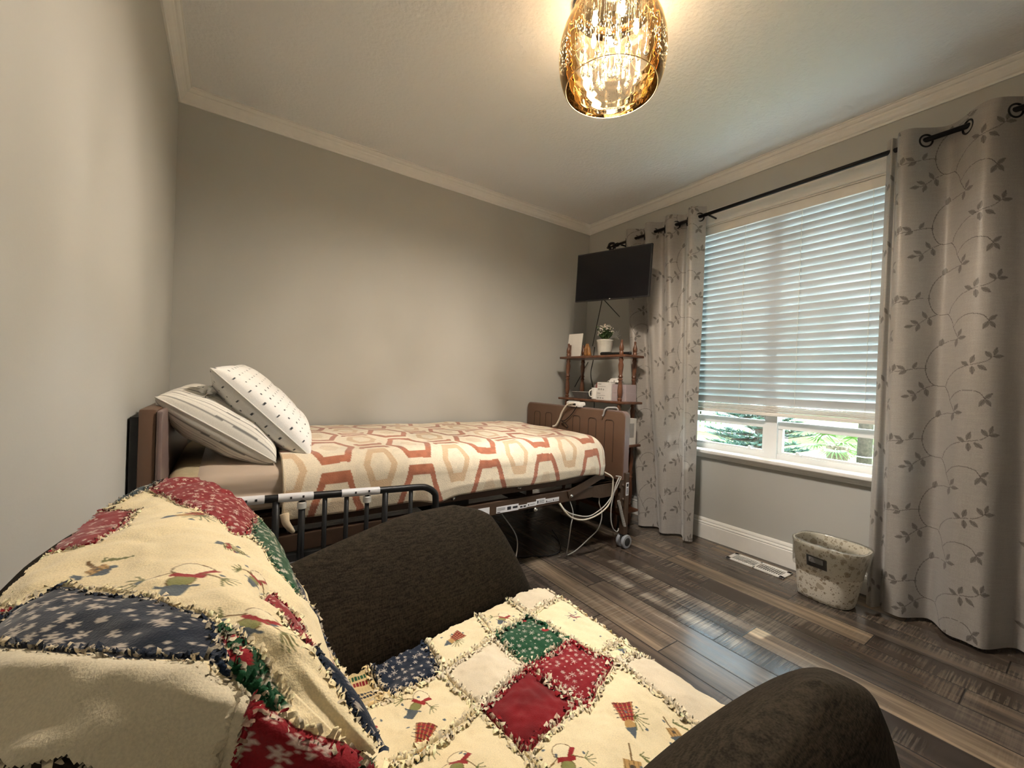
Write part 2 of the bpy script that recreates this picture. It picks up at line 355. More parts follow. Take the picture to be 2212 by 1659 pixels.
# ------------------------------------------------------------------ ceiling light
LX, LY = -1.535, -1.635
mChrome = pm('polished_chrome', (.75,.74,.72), .08, metal=1)
mDome = glassmat('smoked_amber_glass', (.80,.66,.50), .10, 0.0)
def seeded():
    # amber mirror glass with a band of fine drops etched in the inside
    t = NT('seeded_amber_glass'); t.t.nodes.remove(t.b); P = geo(t)
    sp = t.n('ShaderNodeSeparateXYZ'); t.l(P, sp.inputs[0]); z = sp.outputs[2]
    mp = t.n('ShaderNodeMapping'); mp.inputs['Scale'].default_value = (1,1,.35); t.l(P, mp.inputs[0])
    vo = t.n('ShaderNodeTexVoronoi'); vo.inputs['Scale'].default_value = 210; t.l(mp.outputs[0], vo.inputs['Vector'])
    spot = t.n('ShaderNodeMapRange'); spot.inputs[1].default_value = .33; spot.inputs[2].default_value = .22; t.l(vo.outputs['Distance'], spot.inputs[0])
    nz = t.n('ShaderNodeMapRange'); nz.inputs[1].default_value = .38; nz.inputs[2].default_value = .6; t.l(t.noise(P, 26, 2), nz.inputs[0])
    zm = t.n('ShaderNodeMapRange'); zm.inputs[1].default_value = 2.15; zm.inputs[2].default_value = 2.21; t.l(z, zm.inputs[0])
    k = t.math('MULTIPLY', t.math('MULTIPLY', spot.outputs[0], nz.outputs[0]), zm.outputs[0])
    tr = t.n('ShaderNodeBsdfTransparent'); tr.inputs[0].default_value = (.90,.83,.73,1)
    gl = t.n('ShaderNodeBsdfGlossy'); gl.inputs[0].default_value = (1,.80,.52,1); gl.inputs['Roughness'].default_value = .02
    lw = t.n('ShaderNodeLayerWeight'); lw.inputs['Blend'].default_value = .3
    mx = t.n('ShaderNodeMixShader'); t.l(t.math('MINIMUM', t.math('ADD', t.math('MULTIPLY', lw.outputs['Fresnel'], .9), .14), 1), mx.inputs[0]); t.l(tr.outputs[0], mx.inputs[1]); t.l(gl.outputs[0], mx.inputs[2])
    df = t.n('ShaderNodeBsdfTranslucent'); df.inputs[0].default_value = (1,.72,.38,1); m2 = t.n('ShaderNodeMixShader'); t.l(t.math('MULTIPLY', k, .30), m2.inputs[0]); t.l(mx.outputs[0], m2.inputs[1]); t.l(df.outputs[0], m2.inputs[2])
    t.l(m2.outputs[0], t.o.inputs['Surface']); return t.m
mSeed = seeded()
mCrystal = NT('clear_crystal').m; bc = mCrystal.node_tree.nodes['Principled BSDF']; bc.inputs['Transmission Weight'].default_value = 1; bc.inputs['Roughness'].default_value = 0; bc.inputs['IOR'].default_value = 1.5; bc.inputs['Base Color'].default_value = (1,.96,.88,1)
mBulb = emit('halogen_bulb', (1.0,.70,.36), 14)
L = root('ceiling_light', (LX, LY, 2.44), 'amber glass dome ceiling light with glowing bulbs and hanging crystal drops', 'ceiling light')
m = MB(); m.lathe([(.155,2.438),(.155,2.428),(.148,2.420),(.02,2.418)], (LX,LY,0), 48); m.build('canopy', mChrome, L, True, auto=35)
m = MB(); pr = [(.168,2.118),(.180,2.14),(.190,2.17),(.196,2.21),(.197,2.25),(.193,2.29),(.183,2.33),(.168,2.365),(.146,2.395),(.118,2.415)]
PRF = []
for i in range(len(pr)-1):
    for k in range(4): q = k/4; PRF.append((pr[i][0]*(1-q)+pr[i+1][0]*q, pr[i][1]*(1-q)+pr[i+1][1]*q))
PRF.append(pr[-1])
m.lathe(PRF, (LX,LY,0), 96, cap=False); m.build('glass_shade', mSeed, L, True)
pt_ = bpy.data.lights.new('ceiling_fill', 'POINT'); po = bpy.data.objects.new('ceiling_fill', pt_); COL.objects.link(po); pt_.energy = LAMP_W*.28; pt_.color = (1.0,.93,.84); pt_.shadow_soft_size = .05; po.location = (LX, LY, 2.15)  # extra point light added inside the dome to brighten the ceiling
m = MB(); m.tube([(LX+.168*math.cos(2*PI*i/96), LY+.168*math.sin(2*PI*i/96), 2.118) for i in range(96)], .0018, 8, closed=True); m.build('shade_rim', pm('amber_glass_rim', (.8,.55,.28), .1, metal=.6), L, True)
rnd = random.Random(5)
bulbs = []
for i in range(5):
    an = 2*PI*i/5+.5; bx, by = LX+.085*math.cos(an), LY+.085*math.sin(an)
    m = MB(); m.lathe([(.006,2.418),(.013,2.414),(.013,2.372),(.010,2.368)], (bx,by,0), 16); m.build('bulb_socket', mChrome, L, True, auto=35)
    m = MB(); m.lathe([(.001,2.318),(.006,2.322),(.010,2.334),(.010,2.350),(.006,2.368)], (bx,by,0), 16); m.build('bulb', mBulb, L, True)
    pl = bpy.data.lights.new('bulb_glow', 'SPOT'); pl.spot_size = math.radians(168); pl.spot_blend = .75; po = bpy.data.objects.new('bulb_glow', pl); COL.objects.link(po); pl.energy = LAMP_W*3.1; pl.color = (1.0,.93,.85); pl.shadow_soft_size = .012
    po.location = (bx, by, 2.30)
for i in range(34):
    rr = .128*math.sqrt((i+.5)/34); an = i*2.39996; x, y = LX+rr*math.cos(an), LY+rr*math.sin(an); zb = 2.148+.045*rnd.random()+.03*(rr/.128)**2
    if any(abs(math.hypot(LX+.085*math.cos(2*PI*k/5+.5)-x, LY+.085*math.sin(2*PI*k/5+.5)-y)) < .018 for k in range(5)): continue
    m = MB(); m.lathe([(.0006,2.418),(.0006,zb+.030)], (x,y,0), 5, cap=False)
    m.lathe([(.0004,zb+.052),(.0022,zb+.040),(.0065,zb+.024),(.0100,zb+.012),(.0092,zb+.005),(.005,zb+.001),(.0004,zb)], (x,y,0), 12)
    m.build('crystal_drop', mCrystal, L, True)
# ------------------------------------------------------------------ outside
def outside():
    mGrass = pm('lawn_grass', (.13,.22,.035), .9, var=.35, vs=6, bump=.3, bs=60)
    tag(MB().box(.6, 40, -25, 30, -.62, -.60).build('lawn', mGrass), kind='structure')
    mNeedle = NT('spruce_needles'); b = mNeedle.b; P = geo(mNeedle); mNeedle.l(mNeedle.ramp(mNeedle.noise(P, 9, 2), [(.3,(.05,.10,.07)),(.7,(.14,.20,.16))]), b.inputs['Base Color']); b.inputs['Roughness'].default_value = .7; mNeedle = mNeedle.m
    mBark = pm('bark', (.09,.06,.045), .9, var=.4, vs=40, bump=.5, bs=80)
    mPalm = pm('palm_leaf', (.13,.22,.05), .5, var=.3, vs=8)
    rs = np.random.RandomState(3)
    def spruce(name, c, H, Rr, n, lab):
        t = root(name, c, lab, 'tree')
        MB().tube([(c[0],c[1],c[2]),(c[0]+.03,c[1],c[2]+H*.5),(c[0],c[1],c[2]+H)], [.09,.06,.01], 10).build('trunk', mBark, t, True)
        br = MB(); V = []; F = []
        for i in range(n):
            h = rs.rand()**.9; an = rs.rand()*2*PI; rad = Rr*(1-h)*(.85+.3*rs.rand())+.08; zz = c[2]+.05+h*H
            p0 = np.array([c[0], c[1], zz]); p1 = p0+np.array([rad*math.cos(an), rad*math.sin(an), .12*rad-.02]); pm_ = (p0+p1)/2+np.array([0,0,-.08*rad])
            br.tube([tuple(p0), tuple(pm_), tuple(p1)], [.012,.008,.003], 5)
            for k in range(95):
                q = .12+.75*rs.rand(); bpt = (1-q)**2*p0+2*q*(1-q)*pm_+q*q*p1
                d = rs.randn(3); d /= np.linalg.norm(d); d[2] = abs(d[2])*.6; d += .5*(p1-p0)/rad; l = .055+.06*rs.rand(); s_ = np.cross(d, rs.randn(3)); s_ = s_/np.linalg.norm(s_)*.012
                k0 = len(V); V += [bpt-s_, bpt+s_, bpt+d*l]; F.append((k0,k0+1,k0+2))
        br.build('branches', mBark, t, True)
        obj('needles', V, F, mNeedle, t)
    spruce('spruce_tree', (3.4,.0,-.60), 2.6, .98, 230, 'blue green spruce tree just outside the window, behind the central mullion')
    spruce('spruce_tree', (8.6,-4.6,-.60), 3.6, 1.4, 150, 'distant spruce tree at the right edge of the window view')
    # fan palm
    t = root('fan_palm', (4.9,-.44,-.60), 'fan palm with shaggy brown trunk and spiky fronds outside the right pane', 'palm')
    m = MB(); m.tube([(4.9,-.44,-.62),(4.9,-.44,-.2),(4.9,-.44,.22)], [.13,.12,.14], 16); m.build('trunk', pm('palm_bark', (.24,.17,.11), .9, var=.5, vs=30, bump=.8, bs=60), t, True)
    for i in range(13):
        an = i*2.4; el = -.35+1.25*((i*7) % 13)/13; L_ = .26; c0 = np.array([4.9,-.44,.22]); d = np.array([math.cos(an)*math.cos(el), math.sin(an)*math.cos(el), math.sin(el)]); hub = c0+d*L_
        m = MB(); m.tube([tuple(c0), tuple(hub)], .006, 5)
        sd_ = np.cross(d, [0,0,1]); sd_ /= np.linalg.norm(sd_)+1e-9; upv = np.cross(sd_, d)
        for k in range(19):
            th = math.radians(-110+220*k/18); ld = d*math.cos(th)+sd_*math.sin(th); w_ = np.cross(ld, upv); w_ /= np.linalg.norm(w_); ll = .36-.07*abs(th)
            a0 = hub; a1 = hub+ld*ll*.5; a2 = hub+ld*ll+np.array([0,0,-.07])
            m.add([a0-w_*.003, a0+w_*.003, a1+w_*.011, a1-w_*.011, a2], [(0,1,2,3),(3,2,4)])
        m.build('frond', mPalm, t)
    t = root('tree', (4.3,-.98,-.6), 'slim bare tree trunk with white ties, right edge of window view', 'tree')
    MB().tube([(4.1,-.96,-.62),(4.11,-.97,1),(4.1,-.98,3.2)], [.085,.075,.06], 12).build('trunk', mBark, t, True)
    for z in (.02,.2): MB().lathe([(.088,z),(.092,z+.006),(.088,z+.014)], (4.1,-.963,0), 16, cap=False).build('tie', mWhite, t)
    # hedge, fence and house far off
    mF = pm('white_fence_paint', (.5,.53,.56), .6)
    t = root('garden_fence', (12,9,-.6), 'white picket fence at the far side of the lawn', 'fence')
    m = MB()
    for i in range(60): m.box(12, 12.03, 3+i*.2, 3+i*.2+.12, -.6, .45)
    m.build('pickets', mF, t); m = MB(); m.box(12.03,12.07,3,15,-.35,-.27); m.box(12.03,12.07,3,15,.15,.23); m.build('rails', mF, t)
    mH = pm('hedge_leaves', (.10,.20,.05), .8, var=.4, vs=5)
    for j, (cx, cy, rr, hh, lab) in enumerate(((17,9,2.6,3.4,'round leafy tree beyond the fence, left of the others'),(19,2,3.2,4.2,'tallest leafy tree beyond the fence, in the middle'),(16,-4,2.4,3.0,'smaller leafy tree beyond the fence, right of the others'))):
        t = root('leafy_tree', (cx,cy,-.6), lab, 'tree', 'leafy trees beyond the fence')
        MB().tube([(cx,cy,-.62),(cx,cy,hh*.5)], .2, 10).build('trunk', mBark, t, True)
        n = 5200; d = rs.randn(n,3); d /= np.linalg.norm(d, axis=1)[:,None]; r = rr*(.55+.45*rs.rand(n))[:,None]; c_ = np.array([cx,cy,hh*.55])+d*r*np.array([1,1,.8])
        a_ = rs.randn(n,3); a_ /= np.linalg.norm(a_, axis=1)[:,None]; b_ = np.cross(a_, rs.randn(n,3)); b_ /= np.linalg.norm(b_, axis=1)[:,None]
        V = np.stack([c_-a_*.16, c_+b_*.08, c_+a_*.16, c_-b_*.08], 1).reshape(-1,3); F = np.arange(n*4).reshape(-1,4)
        obj('foliage', V, F, mH, t)
    # crown of a birch standing to the sunny side; its leaves break up the sunlight falling on the window
    t = root('birch_tree', (5.6,-2.6,-.6), 'tall birch tree beside the window outside, mostly hidden by the blind', 'tree')
    MB().tube([(5.6,-2.6,-.62),(5.5,-2.5,2.0),(5.2,-2.3,5.5)], [.12,.09,.04], 10).build('trunk', mBark, t, True)
    n = 3400; c0 = np.array([5.0,-2.15,4.35]); d = rs.randn(n,3); d /= np.linalg.norm(d, axis=1)[:,None]; cl_ = rs.randn(60,3); cl_ /= np.linalg.norm(cl_, axis=1)[:,None]; cl_ *= (1.5*rs.rand(60)**.4)[:,None]
    c_ = c0+cl_[rs.randint(0,60,n)]*np.array([1,1.1,.8])+d*(.30*rs.rand(n)**.5)[:,None]; a_ = rs.randn(n,3); a_ /= np.linalg.norm(a_, axis=1)[:,None]; b_ = np.cross(a_, rs.randn(n,3)); b_ /= np.linalg.norm(b_, axis=1)[:,None]
    V = np.stack([c_-a_*.055, c_+b_*.032, c_+a_*.055, c_-b_*.032], 1).reshape(-1,3); obj('foliage', V, np.arange(n*4).reshape(-1,4), mH, t)
outside()
# ------------------------------------------------------------------ hospital bed
mBed = pm('brown_painted_steel', (.085,.052,.034), .38, metal=.25, var=.1, bump=.05)
mBoard = pm('brown_laminate_panel', (.125,.070,.044), .42, var=.06, vs=14, bump=.05)
mBoardE = pm('grey_brown_edge_band', (.19,.135,.125), .38, var=.05)
mGrey = pm('grey_plastic', (.30,.29,.28), .5, var=.05)
mLabel = pm('white_label', (.74,.74,.76), .45, var=.02)
mInk = pm('label_ink', (.02,.02,.025), .6)
mBolt = pm('zinc_bolt', (.75,.74,.72), .18, metal=1)
mRub = pm('dark_rubber', (.02,.02,.02), .7, var=.2)
mGreyRub = pm('grey_wheel_tread', (.28,.29,.31), .6, var=.05)
bed = root('hospital_bed', (-1.75,-.54,0), 'brown steel hospital bed with flat head and foot boards along the back wall', 'bed')
# headboard
m = MB(); m.bbox(-2.905,-2.862,-1.08,-.035,.40,.886,.010); m.build('headboard', mBoard, bed, auto=40)
hb = MB(); hb.bbox(-2.862,-2.848,-1.085,-.030,.40,.880,.006); hb.build('headboard_edge', mBoardE, bed)
MB().box(-2.924,-2.905,-1.07,-.05,.05,.862).build('headboard_hollow_shade', mRub, bed)  # black slab stands in for the shaded hollow behind the headboard
# footboard: rounded upper corners
def roundpanel(x0, x1, ya, yb, z0, z1, r):
    P = [(ya,z0),(yb,z0)]
    for k in range(9): a = PI/2*k/8; P.append((yb-r+r*math.cos(a), z1-r+r*math.sin(a)))
    for k in range(9): a = PI/2+PI/2*k/8; P.append((ya+r+r*math.cos(a), z1-r+r*math.sin(a)))
    return P
P = roundpanel(0,0,-1.028,-.025,.415,.842,.035)
m = MB(); m.prism([(0,y,z) for y,z in P], (-.655,0,0), (-.618,0,0)); fb = m.build('footboard', mBoard, bed)
bv = fb.modifiers.new('bevel','BEVEL'); bv.width = .006; bv.segments = 2; bv.limit_method = 'ANGLE'
PE = roundpanel(0,0,-1.034,-.019,.415,.848,.040); m = MB()
for i in range(1, len(PE)-0):
    a, b = PE[i], PE[(i+1) % len(PE)]
    if i == len(PE)-1: b = PE[0]
    c = P[i]; d = P[(i+1) % len(P)]
    m.add([(-.652,*a),(-.652,*b),(-.652,*d),(-.652,*c),(-.612,*a),(-.612,*b),(-.612,*d),(-.612,*c)], [(3,2,1,0),(4,5,6,7),(0,1,5,4),(2,3,7,6)])
m.build('footboard_edge', mBoardE, bed)
m = MB(); mg = pm('groove_shade_brown', (.050,.027,.018), .5)  # darker brown tubes imitate the shade in the recessed arches
for yc, zz in ((-.155,.783),(-.295,.785),(-.60,.788),(-.755,.787),(-.905,.788)):
    pts = [(-.6555,yc+.036,.52),(-.6555,yc+.036,zz-.022)]+[(-.6555, yc+.016+.020*math.cos(a_), zz-.022+.020*math.sin(a_)) for a_ in np.linspace(0,PI/2,6)[1:]]+[(-.6555, yc-.016+.020*math.cos(a_), zz-.022+.020*math.sin(a_)) for a_ in np.linspace(PI/2,PI,6)]+[(-.6555,yc-.036,.52)]
    m = MB(); m.tube(pts, .0028, 6); m.build('footboard_groove_shade', mg, fb)
# deck frame
def rail(y, name):
    m = MB(); m.bbox(-2.82,-.785,y-.016,y+.016,.437,.484,.004); m.build(name, mBed, bed)
rail(-.985, 'deck_rail'); rail(-.085, 'deck_rail')
for y in (-1.0, -.09):
    m = MB(); m.bbox(-2.84,-.70,y-.018,y+.018,.345,.412,.005)
    if y < -.5: m.prism([(x, 0, z) for x, z in ((-.90,.345),(-.83,.332),(-.70,.332),(-.70,.412),(-.90,.412))], (0,y-.0185,0), (0,y+.0185,0))
    m.build('base_rail', mBed, bed)
    m = MB(); m.obox((-.965,y-.022,.430), (.135,0,.045), (0,.004,0), (-.007,0,.021)); m.build('link_arm', mBed, bed)
m = MB()
for x in (-2.6,-2.2,-1.9,-1.55,-1.25,-.95): m.box(x-.02,x+.02,-.98,-.10,.445,.470)
m.box(-2.82,-.79,-.96,-.10,.482,.488); m.build('deck_slats', mBed, bed)
m = MB()
for x in (-2.5,-1.35,-.80): MB().box(x-.018,x+.018,-.99,-.10,.355,.395).build('cross_bar', mBed, bed)
m = MB(); m.bbox(-1.78,-1.55,-.70,-.45,.27,.39,.012); m.cyl((-1.66,-.58,.33),(-1.30,-.58,.40),.022,14); m.cyl((-1.66,-.58,.33),(-2.2,-.58,.40),.018,14); m.build('motor', mRub, bed)
for x, z in ((-1.428,.461),(-1.808,.457),(-1.078,.378),(-.855,.466),(-1.33,.338)):
    y = -1.003 if z > .43 else -1.022
    MB().lathe([(0,-.012),(.005,-.011),(.0085,-.007),(.009,-.003),(.011,-.002),(.011,.002)], (x,y,z), 14, 'y').build('bolt', mBolt, bed, True)
# label strip on the base rail
m = MB(); yl = -1.0195
for (a0,b0,c0,d0) in ((-1.575,-1.44,.352,.384),(-1.44,-1.385,.356,.374),(-1.385,-1.325,.358,.379),(-1.325,-1.262,.360,.390),(-1.262,-1.165,.361,.383)): m.box(a0,b0,yl,yl+.0012,c0,d0)
m.box(-1.68,-1.615,yl,yl+.0012,.350,.390)
for (a0,b0,c0,d0) in ((-1.51,-1.487,.361,.377),(-1.476,-1.446,.364,.375),(-1.43,-1.414,.361,.369),(-1.408,-1.392,.361,.369),(-1.57,-1.552,.355,.3585),(-1.378,-1.372,.363,.372),(-1.318,-1.310,.366,.382),(-1.256,-1.250,.365,.374),(-1.208,-1.203,.366,.375)): m.box(a0,b0,yl-.0004,yl,c0,d0,1)
for k in range(4): m.box(-1.305,-1.27,yl-.0004,yl,.366+k*.005,.3675+k*.005,1)
for xx in (-1.366,-1.246,-1.198): m.box(xx,xx+.032,yl-.0004,yl,.367,.369,1)
for k in range(3): m.box(-1.57,-1.522,yl-.0004,yl,.365+k*.005,.3662+k*.005,1)
m.build('label_strip', [mLabel, mInk], bed)
# legs with casters
def leg(x, y, lab=False):
    s_ = -1 if y < -.5 else 1
    m = MB(); m.bbox(x-.019,x+.019,y-.019,y+.019,.085,.47,.004); lg = m.build('leg', mBed, bed)
    m = MB(); m.prism([(q, 0, z) for q, z in ((x-.068,.428),(x-.02,.428),(x-.02,.262),(x-.035,.262),(x-.045,.285),(x-.058,.300),(x-.060,.335),(x-.05,.35),(x-.05,.375),(x-.068,.385))], (0,y-.012,0), (0,y+.012,0)); m.build('leg_bracket', mBed, lg)
    for z in (.395,.310): MB().lathe([(0,-.008),(.008,-.007),(.010,0)], (x-.034,y-.012,z), 12, 'y').build('bracket_bolt', mBed, lg, True)
    if lab:
        m = MB(); m.box(x-.012,x+.012,y-.0205,y-.019,.33,.41); m.box(x-.008,x+.008,y-.021,y-.0205,.385,.403,1)
        for k in range(5): m.box(x-.008,x+.008,y-.021,y-.0205,.338+k*.008,.342+k*.008,1)
        m.build('leg_label', [mLabel, mInk], lg)
    cs = MB(); cs.cyl((x,y,.09),(x,y,.062),.012,12); cs.bbox(x-.018,x+.030,y-.010,y+.010,.035,.085,.006); cs = cs.build('caster', mRub, lg)
    for q in (-1, 1):
        yy = y+q*.019
        MB().lathe([(.030,-.011),(.039,-.010),(.0415,-.005),(.0415,.005),(.039,.010),(.030,.011)], (x+.008,yy,.0415), 28, 'y').build('wheel', mGreyRub, cs, True, auto=40)
        MB().lathe([(.002,-.013),(.022,-.0125),(.030,-.009),(.030,.009),(.022,.0125),(.002,.013)], (x+.008,yy,.0415), 24, 'y').build('hub_cap', mRub, cs, True, auto=40)
leg(-.632,-1.030,True); leg(-.632,-.06); leg(-2.875,-1.030); leg(-2.875,-.06)
# half-length side rail
sr = root('side_rail', (-2.3,-1.12,.4)); sr.parent = bed; sr.location = Vector((-2.3,-1.12,.4))-wloc(bed)
zr = lambda x: .585+(x+2.64)*(-.028/.68)
m = MB(); top = [(-2.74,-1.12,.36),(-2.742,-1.12,.545),(-2.735,-1.12,.572),(-2.715,-1.12,.586)]+[(x,-1.12,zr(x)) for x in np.linspace(-2.69,-2.02,8)]+[(-1.985,-1.12,.550),(-1.960,-1.12,.532),(-1.950,-1.12,.505),(-1.948,-1.12,.40),(-1.948,-1.12,.22)]
m.tube(smoothpath(top, 4), .0135, 14); m.tube([(-2.74,-1.12,.37),(-2.74,-1.12,.20),(-2.70,-1.12,.175),(-1.99,-1.12,.175),(-1.948,-1.12,.21)], .0115, 12); m.build('rail_frame', mBlack, sr, True)
for x in (-2.64,-2.54,-2.46,-2.385,-2.31,-2.235,-2.165,-2.06): 
    wide = x in (-2.54,-2.46,-2.165); MB().cyl((x,-1.12,zr(x)),(x,-1.12,.178),.0115 if wide else .0085,12).build('rail_bar', mBlack, sr, True)
for a_, b_ in ((-2.655,-2.575),(-2.535,-2.425),(-2.33,-2.19)):
    m = MB(); k = 10; m.tube([(a_+(b_-a_)*i/k,-1.12,zr(a_+(b_-a_)*i/k)) for i in range(k+1)], .0150, 14)
    for q in (.35,.7): m.box(a_+(b_-a_)*q-.003, a_+(b_-a_)*q+.003, -1.136,-1.134, zr(a_)-.004, zr(a_)+.004, 1)
    m.build('worn_tape', [mLabel, mInk], sr, auto=40)
for x in (-2.46,-2.235):
    MB().lathe([(.0125,-.012),(.0155,-.010),(.0155,.010),(.0125,.012)], (x,-1.12,zr(x)-.030), 18).build('white_collar', mWhite, sr, True, auto=40)
m = MB(); m.box(-2.62,-2.0,-1.08,-1.05,.24,.36); m.build('rail_mount', mRub, bed)
m = MB(); m.box(-2.56,-2.46,-1.0825,-1.0805,.285,.335); m.box(-2.53,-2.49,-1.0832,-1.0825,.295,.325,1); m.box(-2.42,-2.33,-1.0825,-1.0805,.338,.348)
m.build('mount_label', [mGrey, mInk], bed)
for x in (-2.452,-2.438,-2.03): MB().cyl((x,-1.088,.16),(x,-1.088,.285),.0035,10).build('steel_rod', mBolt, bed, True)
# ------------------------------------------------------------------ mattress in fitted sheet
mSheet = pm('beige_satin_sheet', (.50,.40,.31), .42, var=.04, vs=3, sheen=.2)
mTick = pm('mattress_ticking', (.42,.35,.22), .8, var=.08, vs=60, bump=.15, bs=300)
def slab(x0, x1, y0, y1, z0, z1, r, nu=150, nv=90, wr=None):
    u = np.linspace(-1,1,nu)[:,None]; v_ = np.linspace(-1,1,nv)[None,:]
    pass
ma = root('mattress', (-1.8,-.52,.49), 'long bed mattress in a shiny beige fitted sheet under the hexagon blanket', 'mattress')
# body ring: superellipse cross sections around x axis
def loft(x0, x1, yc, zc, hy, hz, endr, nx=130, na=96, e=5.0, wr=0., seed=1):
    xs = x0+(x1-x0)*(.5-.5*np.cos(np.linspace(0,PI,nx))); X = []; 
    for x in xs:
        dx = min(x-x0, x1-x); k = 1-max(0, 1-dx/endr)**2.6 if dx < endr else 1.0; kk = max(k, 0)**(1/2.6)
        sy = 1-(1-kk)*endr/hy; sz = 1-(1-kk)*min(endr,hz*.8)/hz
        a_ = np.linspace(0,2*PI,na,endpoint=False); c, s_ = np.cos(a_), np.sin(a_)
        rr = (np.abs(c)**e+np.abs(s_)**e)**(-1/e); yy = yc+hy*sy*rr*c; zz = zc+hz*sz*rr*s_
        if wr:
            side = np.clip((-(c*rr)-.9)/.1, 0, 1); yy = yy-wr*side*(vnoise(np.full(na, x*1.6), zz*55+x*3, seed))*1.6
            zz = zz+wr*.35*np.clip(s_*rr-.8,0,1)*vnoise(np.full(na,x*9), yy*3, seed+1)
        X.append(np.stack([np.full(na,x), yy, zz], -1))
    V = np.array(X).reshape(-1,3); i = np.arange(nx-1)[:,None]*na; j = np.arange(na)[None,:]; j2 = (j+1) % na
    F = np.stack([i+j, i+j2, i+na+j2, i+na+j], -1).reshape(-1,4)
    F = [tuple(f) for f in F]+[tuple(range(na-1,-1,-1)), tuple(range((nx-1)*na, nx*na))]
    return V, F
V, F = loft(-2.852,-.80,-.525,.582,.478,.087,.07); obj('core', V, F, mTick, ma, True)
V, F = loft(-2.80,-.795,-.525,.581,.486,.093,.08, nx=260, na=160, wr=.012, seed=4); obj('fitted_sheet', V, F, mSheet, ma, True)
# ------------------------------------------------------------------ blanket
def blanket():
    mB = attrmat('plush_blanket', .95, .5, 260, sheen=.5, bd=.003, spec=.1)
    x1c, y0c = -.885, -.925; R_ = .105; h = .0038
    A = np.arange(-2.512, x1c+.275, h); Lc = np.arange(.035, .925+.285, h)
    a_, l_ = np.meshgrid(A, Lc, indexing='ij'); y_ = -l_
    dx = np.maximum(a_-x1c, 0); dy = np.maximum(y0c-y_, 0)
    nrm = np.hypot(dx, dy)+1e-9; r = np.maximum(dx, dy); r = .55*r+.45*np.minimum(nrm, .30)
    ix = np.minimum(a_, x1c); iy = np.maximum(y_, y0c)
    th = np.minimum(r/R_, PI/2); hh = R_*np.sin(th); vv = R_*(1-np.cos(th))+np.maximum(r-R_*PI/2, 0)
    below = np.maximum(r-R_*PI/2, 0)
    hh += below*.12+.010*np.clip(r/.15,0,1)*vnoise(a_*7, l_*7, 5)*2-.25*np.maximum(below-.06, 0)
    X = ix+dx/nrm*hh; Y = iy-dy/nrm*hh
    Z = .690-vv+.006*vnoise(a_*5, l_*5, 7)*2+.0035*vnoise(a_*16, l_*9, 8)*2+.012*np.exp(-((l_-.5)/.35)**2)
    Z = np.maximum(Z, .486+.012*vnoise(a_*4, l_*0, 9)*2)
    Z -= .02*np.exp(-((a_+1.90)/.06)**2)*np.clip(below/.08,0,1)
    # pattern
    wx = a_+.004*vnoise(a_*20, l_*20, 11)*2; wy = l_+.004*vnoise(a_*20, l_*20, 12)*2
    sx = .347/3; sy_ = .188; X_ = (wx+.94)/sx; Y_ = (wy-1.03)/(sy_*math.sqrt(3))*math.sqrt(3)  # unit hex side
    Y_ = (wy-1.03)/sy_
    best = np.full(X_.shape, -9.); colr = np.zeros(X_.shape, bool)
    for par in (0, 1):
        cx = np.round((X_-1.5*par)/3)*3+1.5*par; off = math.sqrt(3)/2 if par == 0 else 0
        cy = np.round((Y_-off)/math.sqrt(3))*math.sqrt(3)+off
        ux, uy = np.abs(X_-cx), np.abs(Y_-cy); d = math.sqrt(3)/2-np.maximum(uy, uy*.5+ux*math.sqrt(3)/2)
        m_ = d > best; best = np.where(m_, d, best); colr = np.where(m_, par == 0, colr)
    d = best*.117
    cream = np.array(srgb(236,222,196)); beige = np.array(srgb(214,184,148)); rust = np.array(srgb(178,112,84)); grey = np.array(srgb(196,182,164))
    C = np.ones(X_.shape+(3,))*cream
    mk = (d > .010) & (d < .034) & colr; C[mk] = rust
    flat = (~colr) & (d > .006) & (d < .026) & (np.abs(((Y_+math.sqrt(3)*50) % math.sqrt(3))-math.sqrt(3)/2) < .30) & (np.abs(((X_-1.5+300) % 3)-1.5) > .95) & (wy < 1.02); C[flat] = rust*.9+beige*.1
    mk = (d > .068) & colr; C[mk] = beige*.5+cream*.5
    mk = (~colr) & (d > .040) & (d < .064); C[mk] = beige
    mk = (~colr) & (d > .064); C[mk] = cream*.96
    tv = 1+.16*vnoise(a_*60, l_*60, 21)*2*(.3+.7*(np.abs(C[...,0]-rust[0]) < .05)); C = C*tv[...,None]
    C = C*(1-.05*np.clip(vnoise(a_*9,l_*9,22)*2,0,1))[...,None]
    nu, nv = A.size, Lc.size
    V = np.stack([X,Y,Z], -1).reshape(-1,3)
    bk = obj('blanket', V, gridfaces(nu, nv), mB, None, True, col=C.reshape(-1,3))
    tag(bk, 'plush cream blanket with rust and beige hexagons spread over the bed', 'blanket')
    so = bk.modifiers.new('thickness', 'SOLIDIFY'); so.thickness = .007; so.offset = -1
    # turned hem at the head side
    n = len(Lc); P = np.stack([X[0],Y[0],Z[0]], -1)
    m = MB(); m.tube([tuple(q+np.array([.006,0,-.001])) for q in P[::3]], .0075, 8); 
    m.tube([tuple(q+np.array([.024,0,.0015])) for q in P[::3]], .0022, 6)
    mh = pm('blanket_hem', srgb(226,206,172), .95, var=.06, vs=60, bump=.4, bs=260, sheen=.4); m.build('hem', mh, bk, True)
    m = MB(); m.tube(smoothpath([(-2.505,-1.04,.50),(-2.50,-1.052,.47),(-2.485,-1.05,.445),(-2.475,-1.045,.43)],5), [.016-.0006*i for i in range(16)], 10); m.build('hem_corner', mh, bk, True)
blanket()
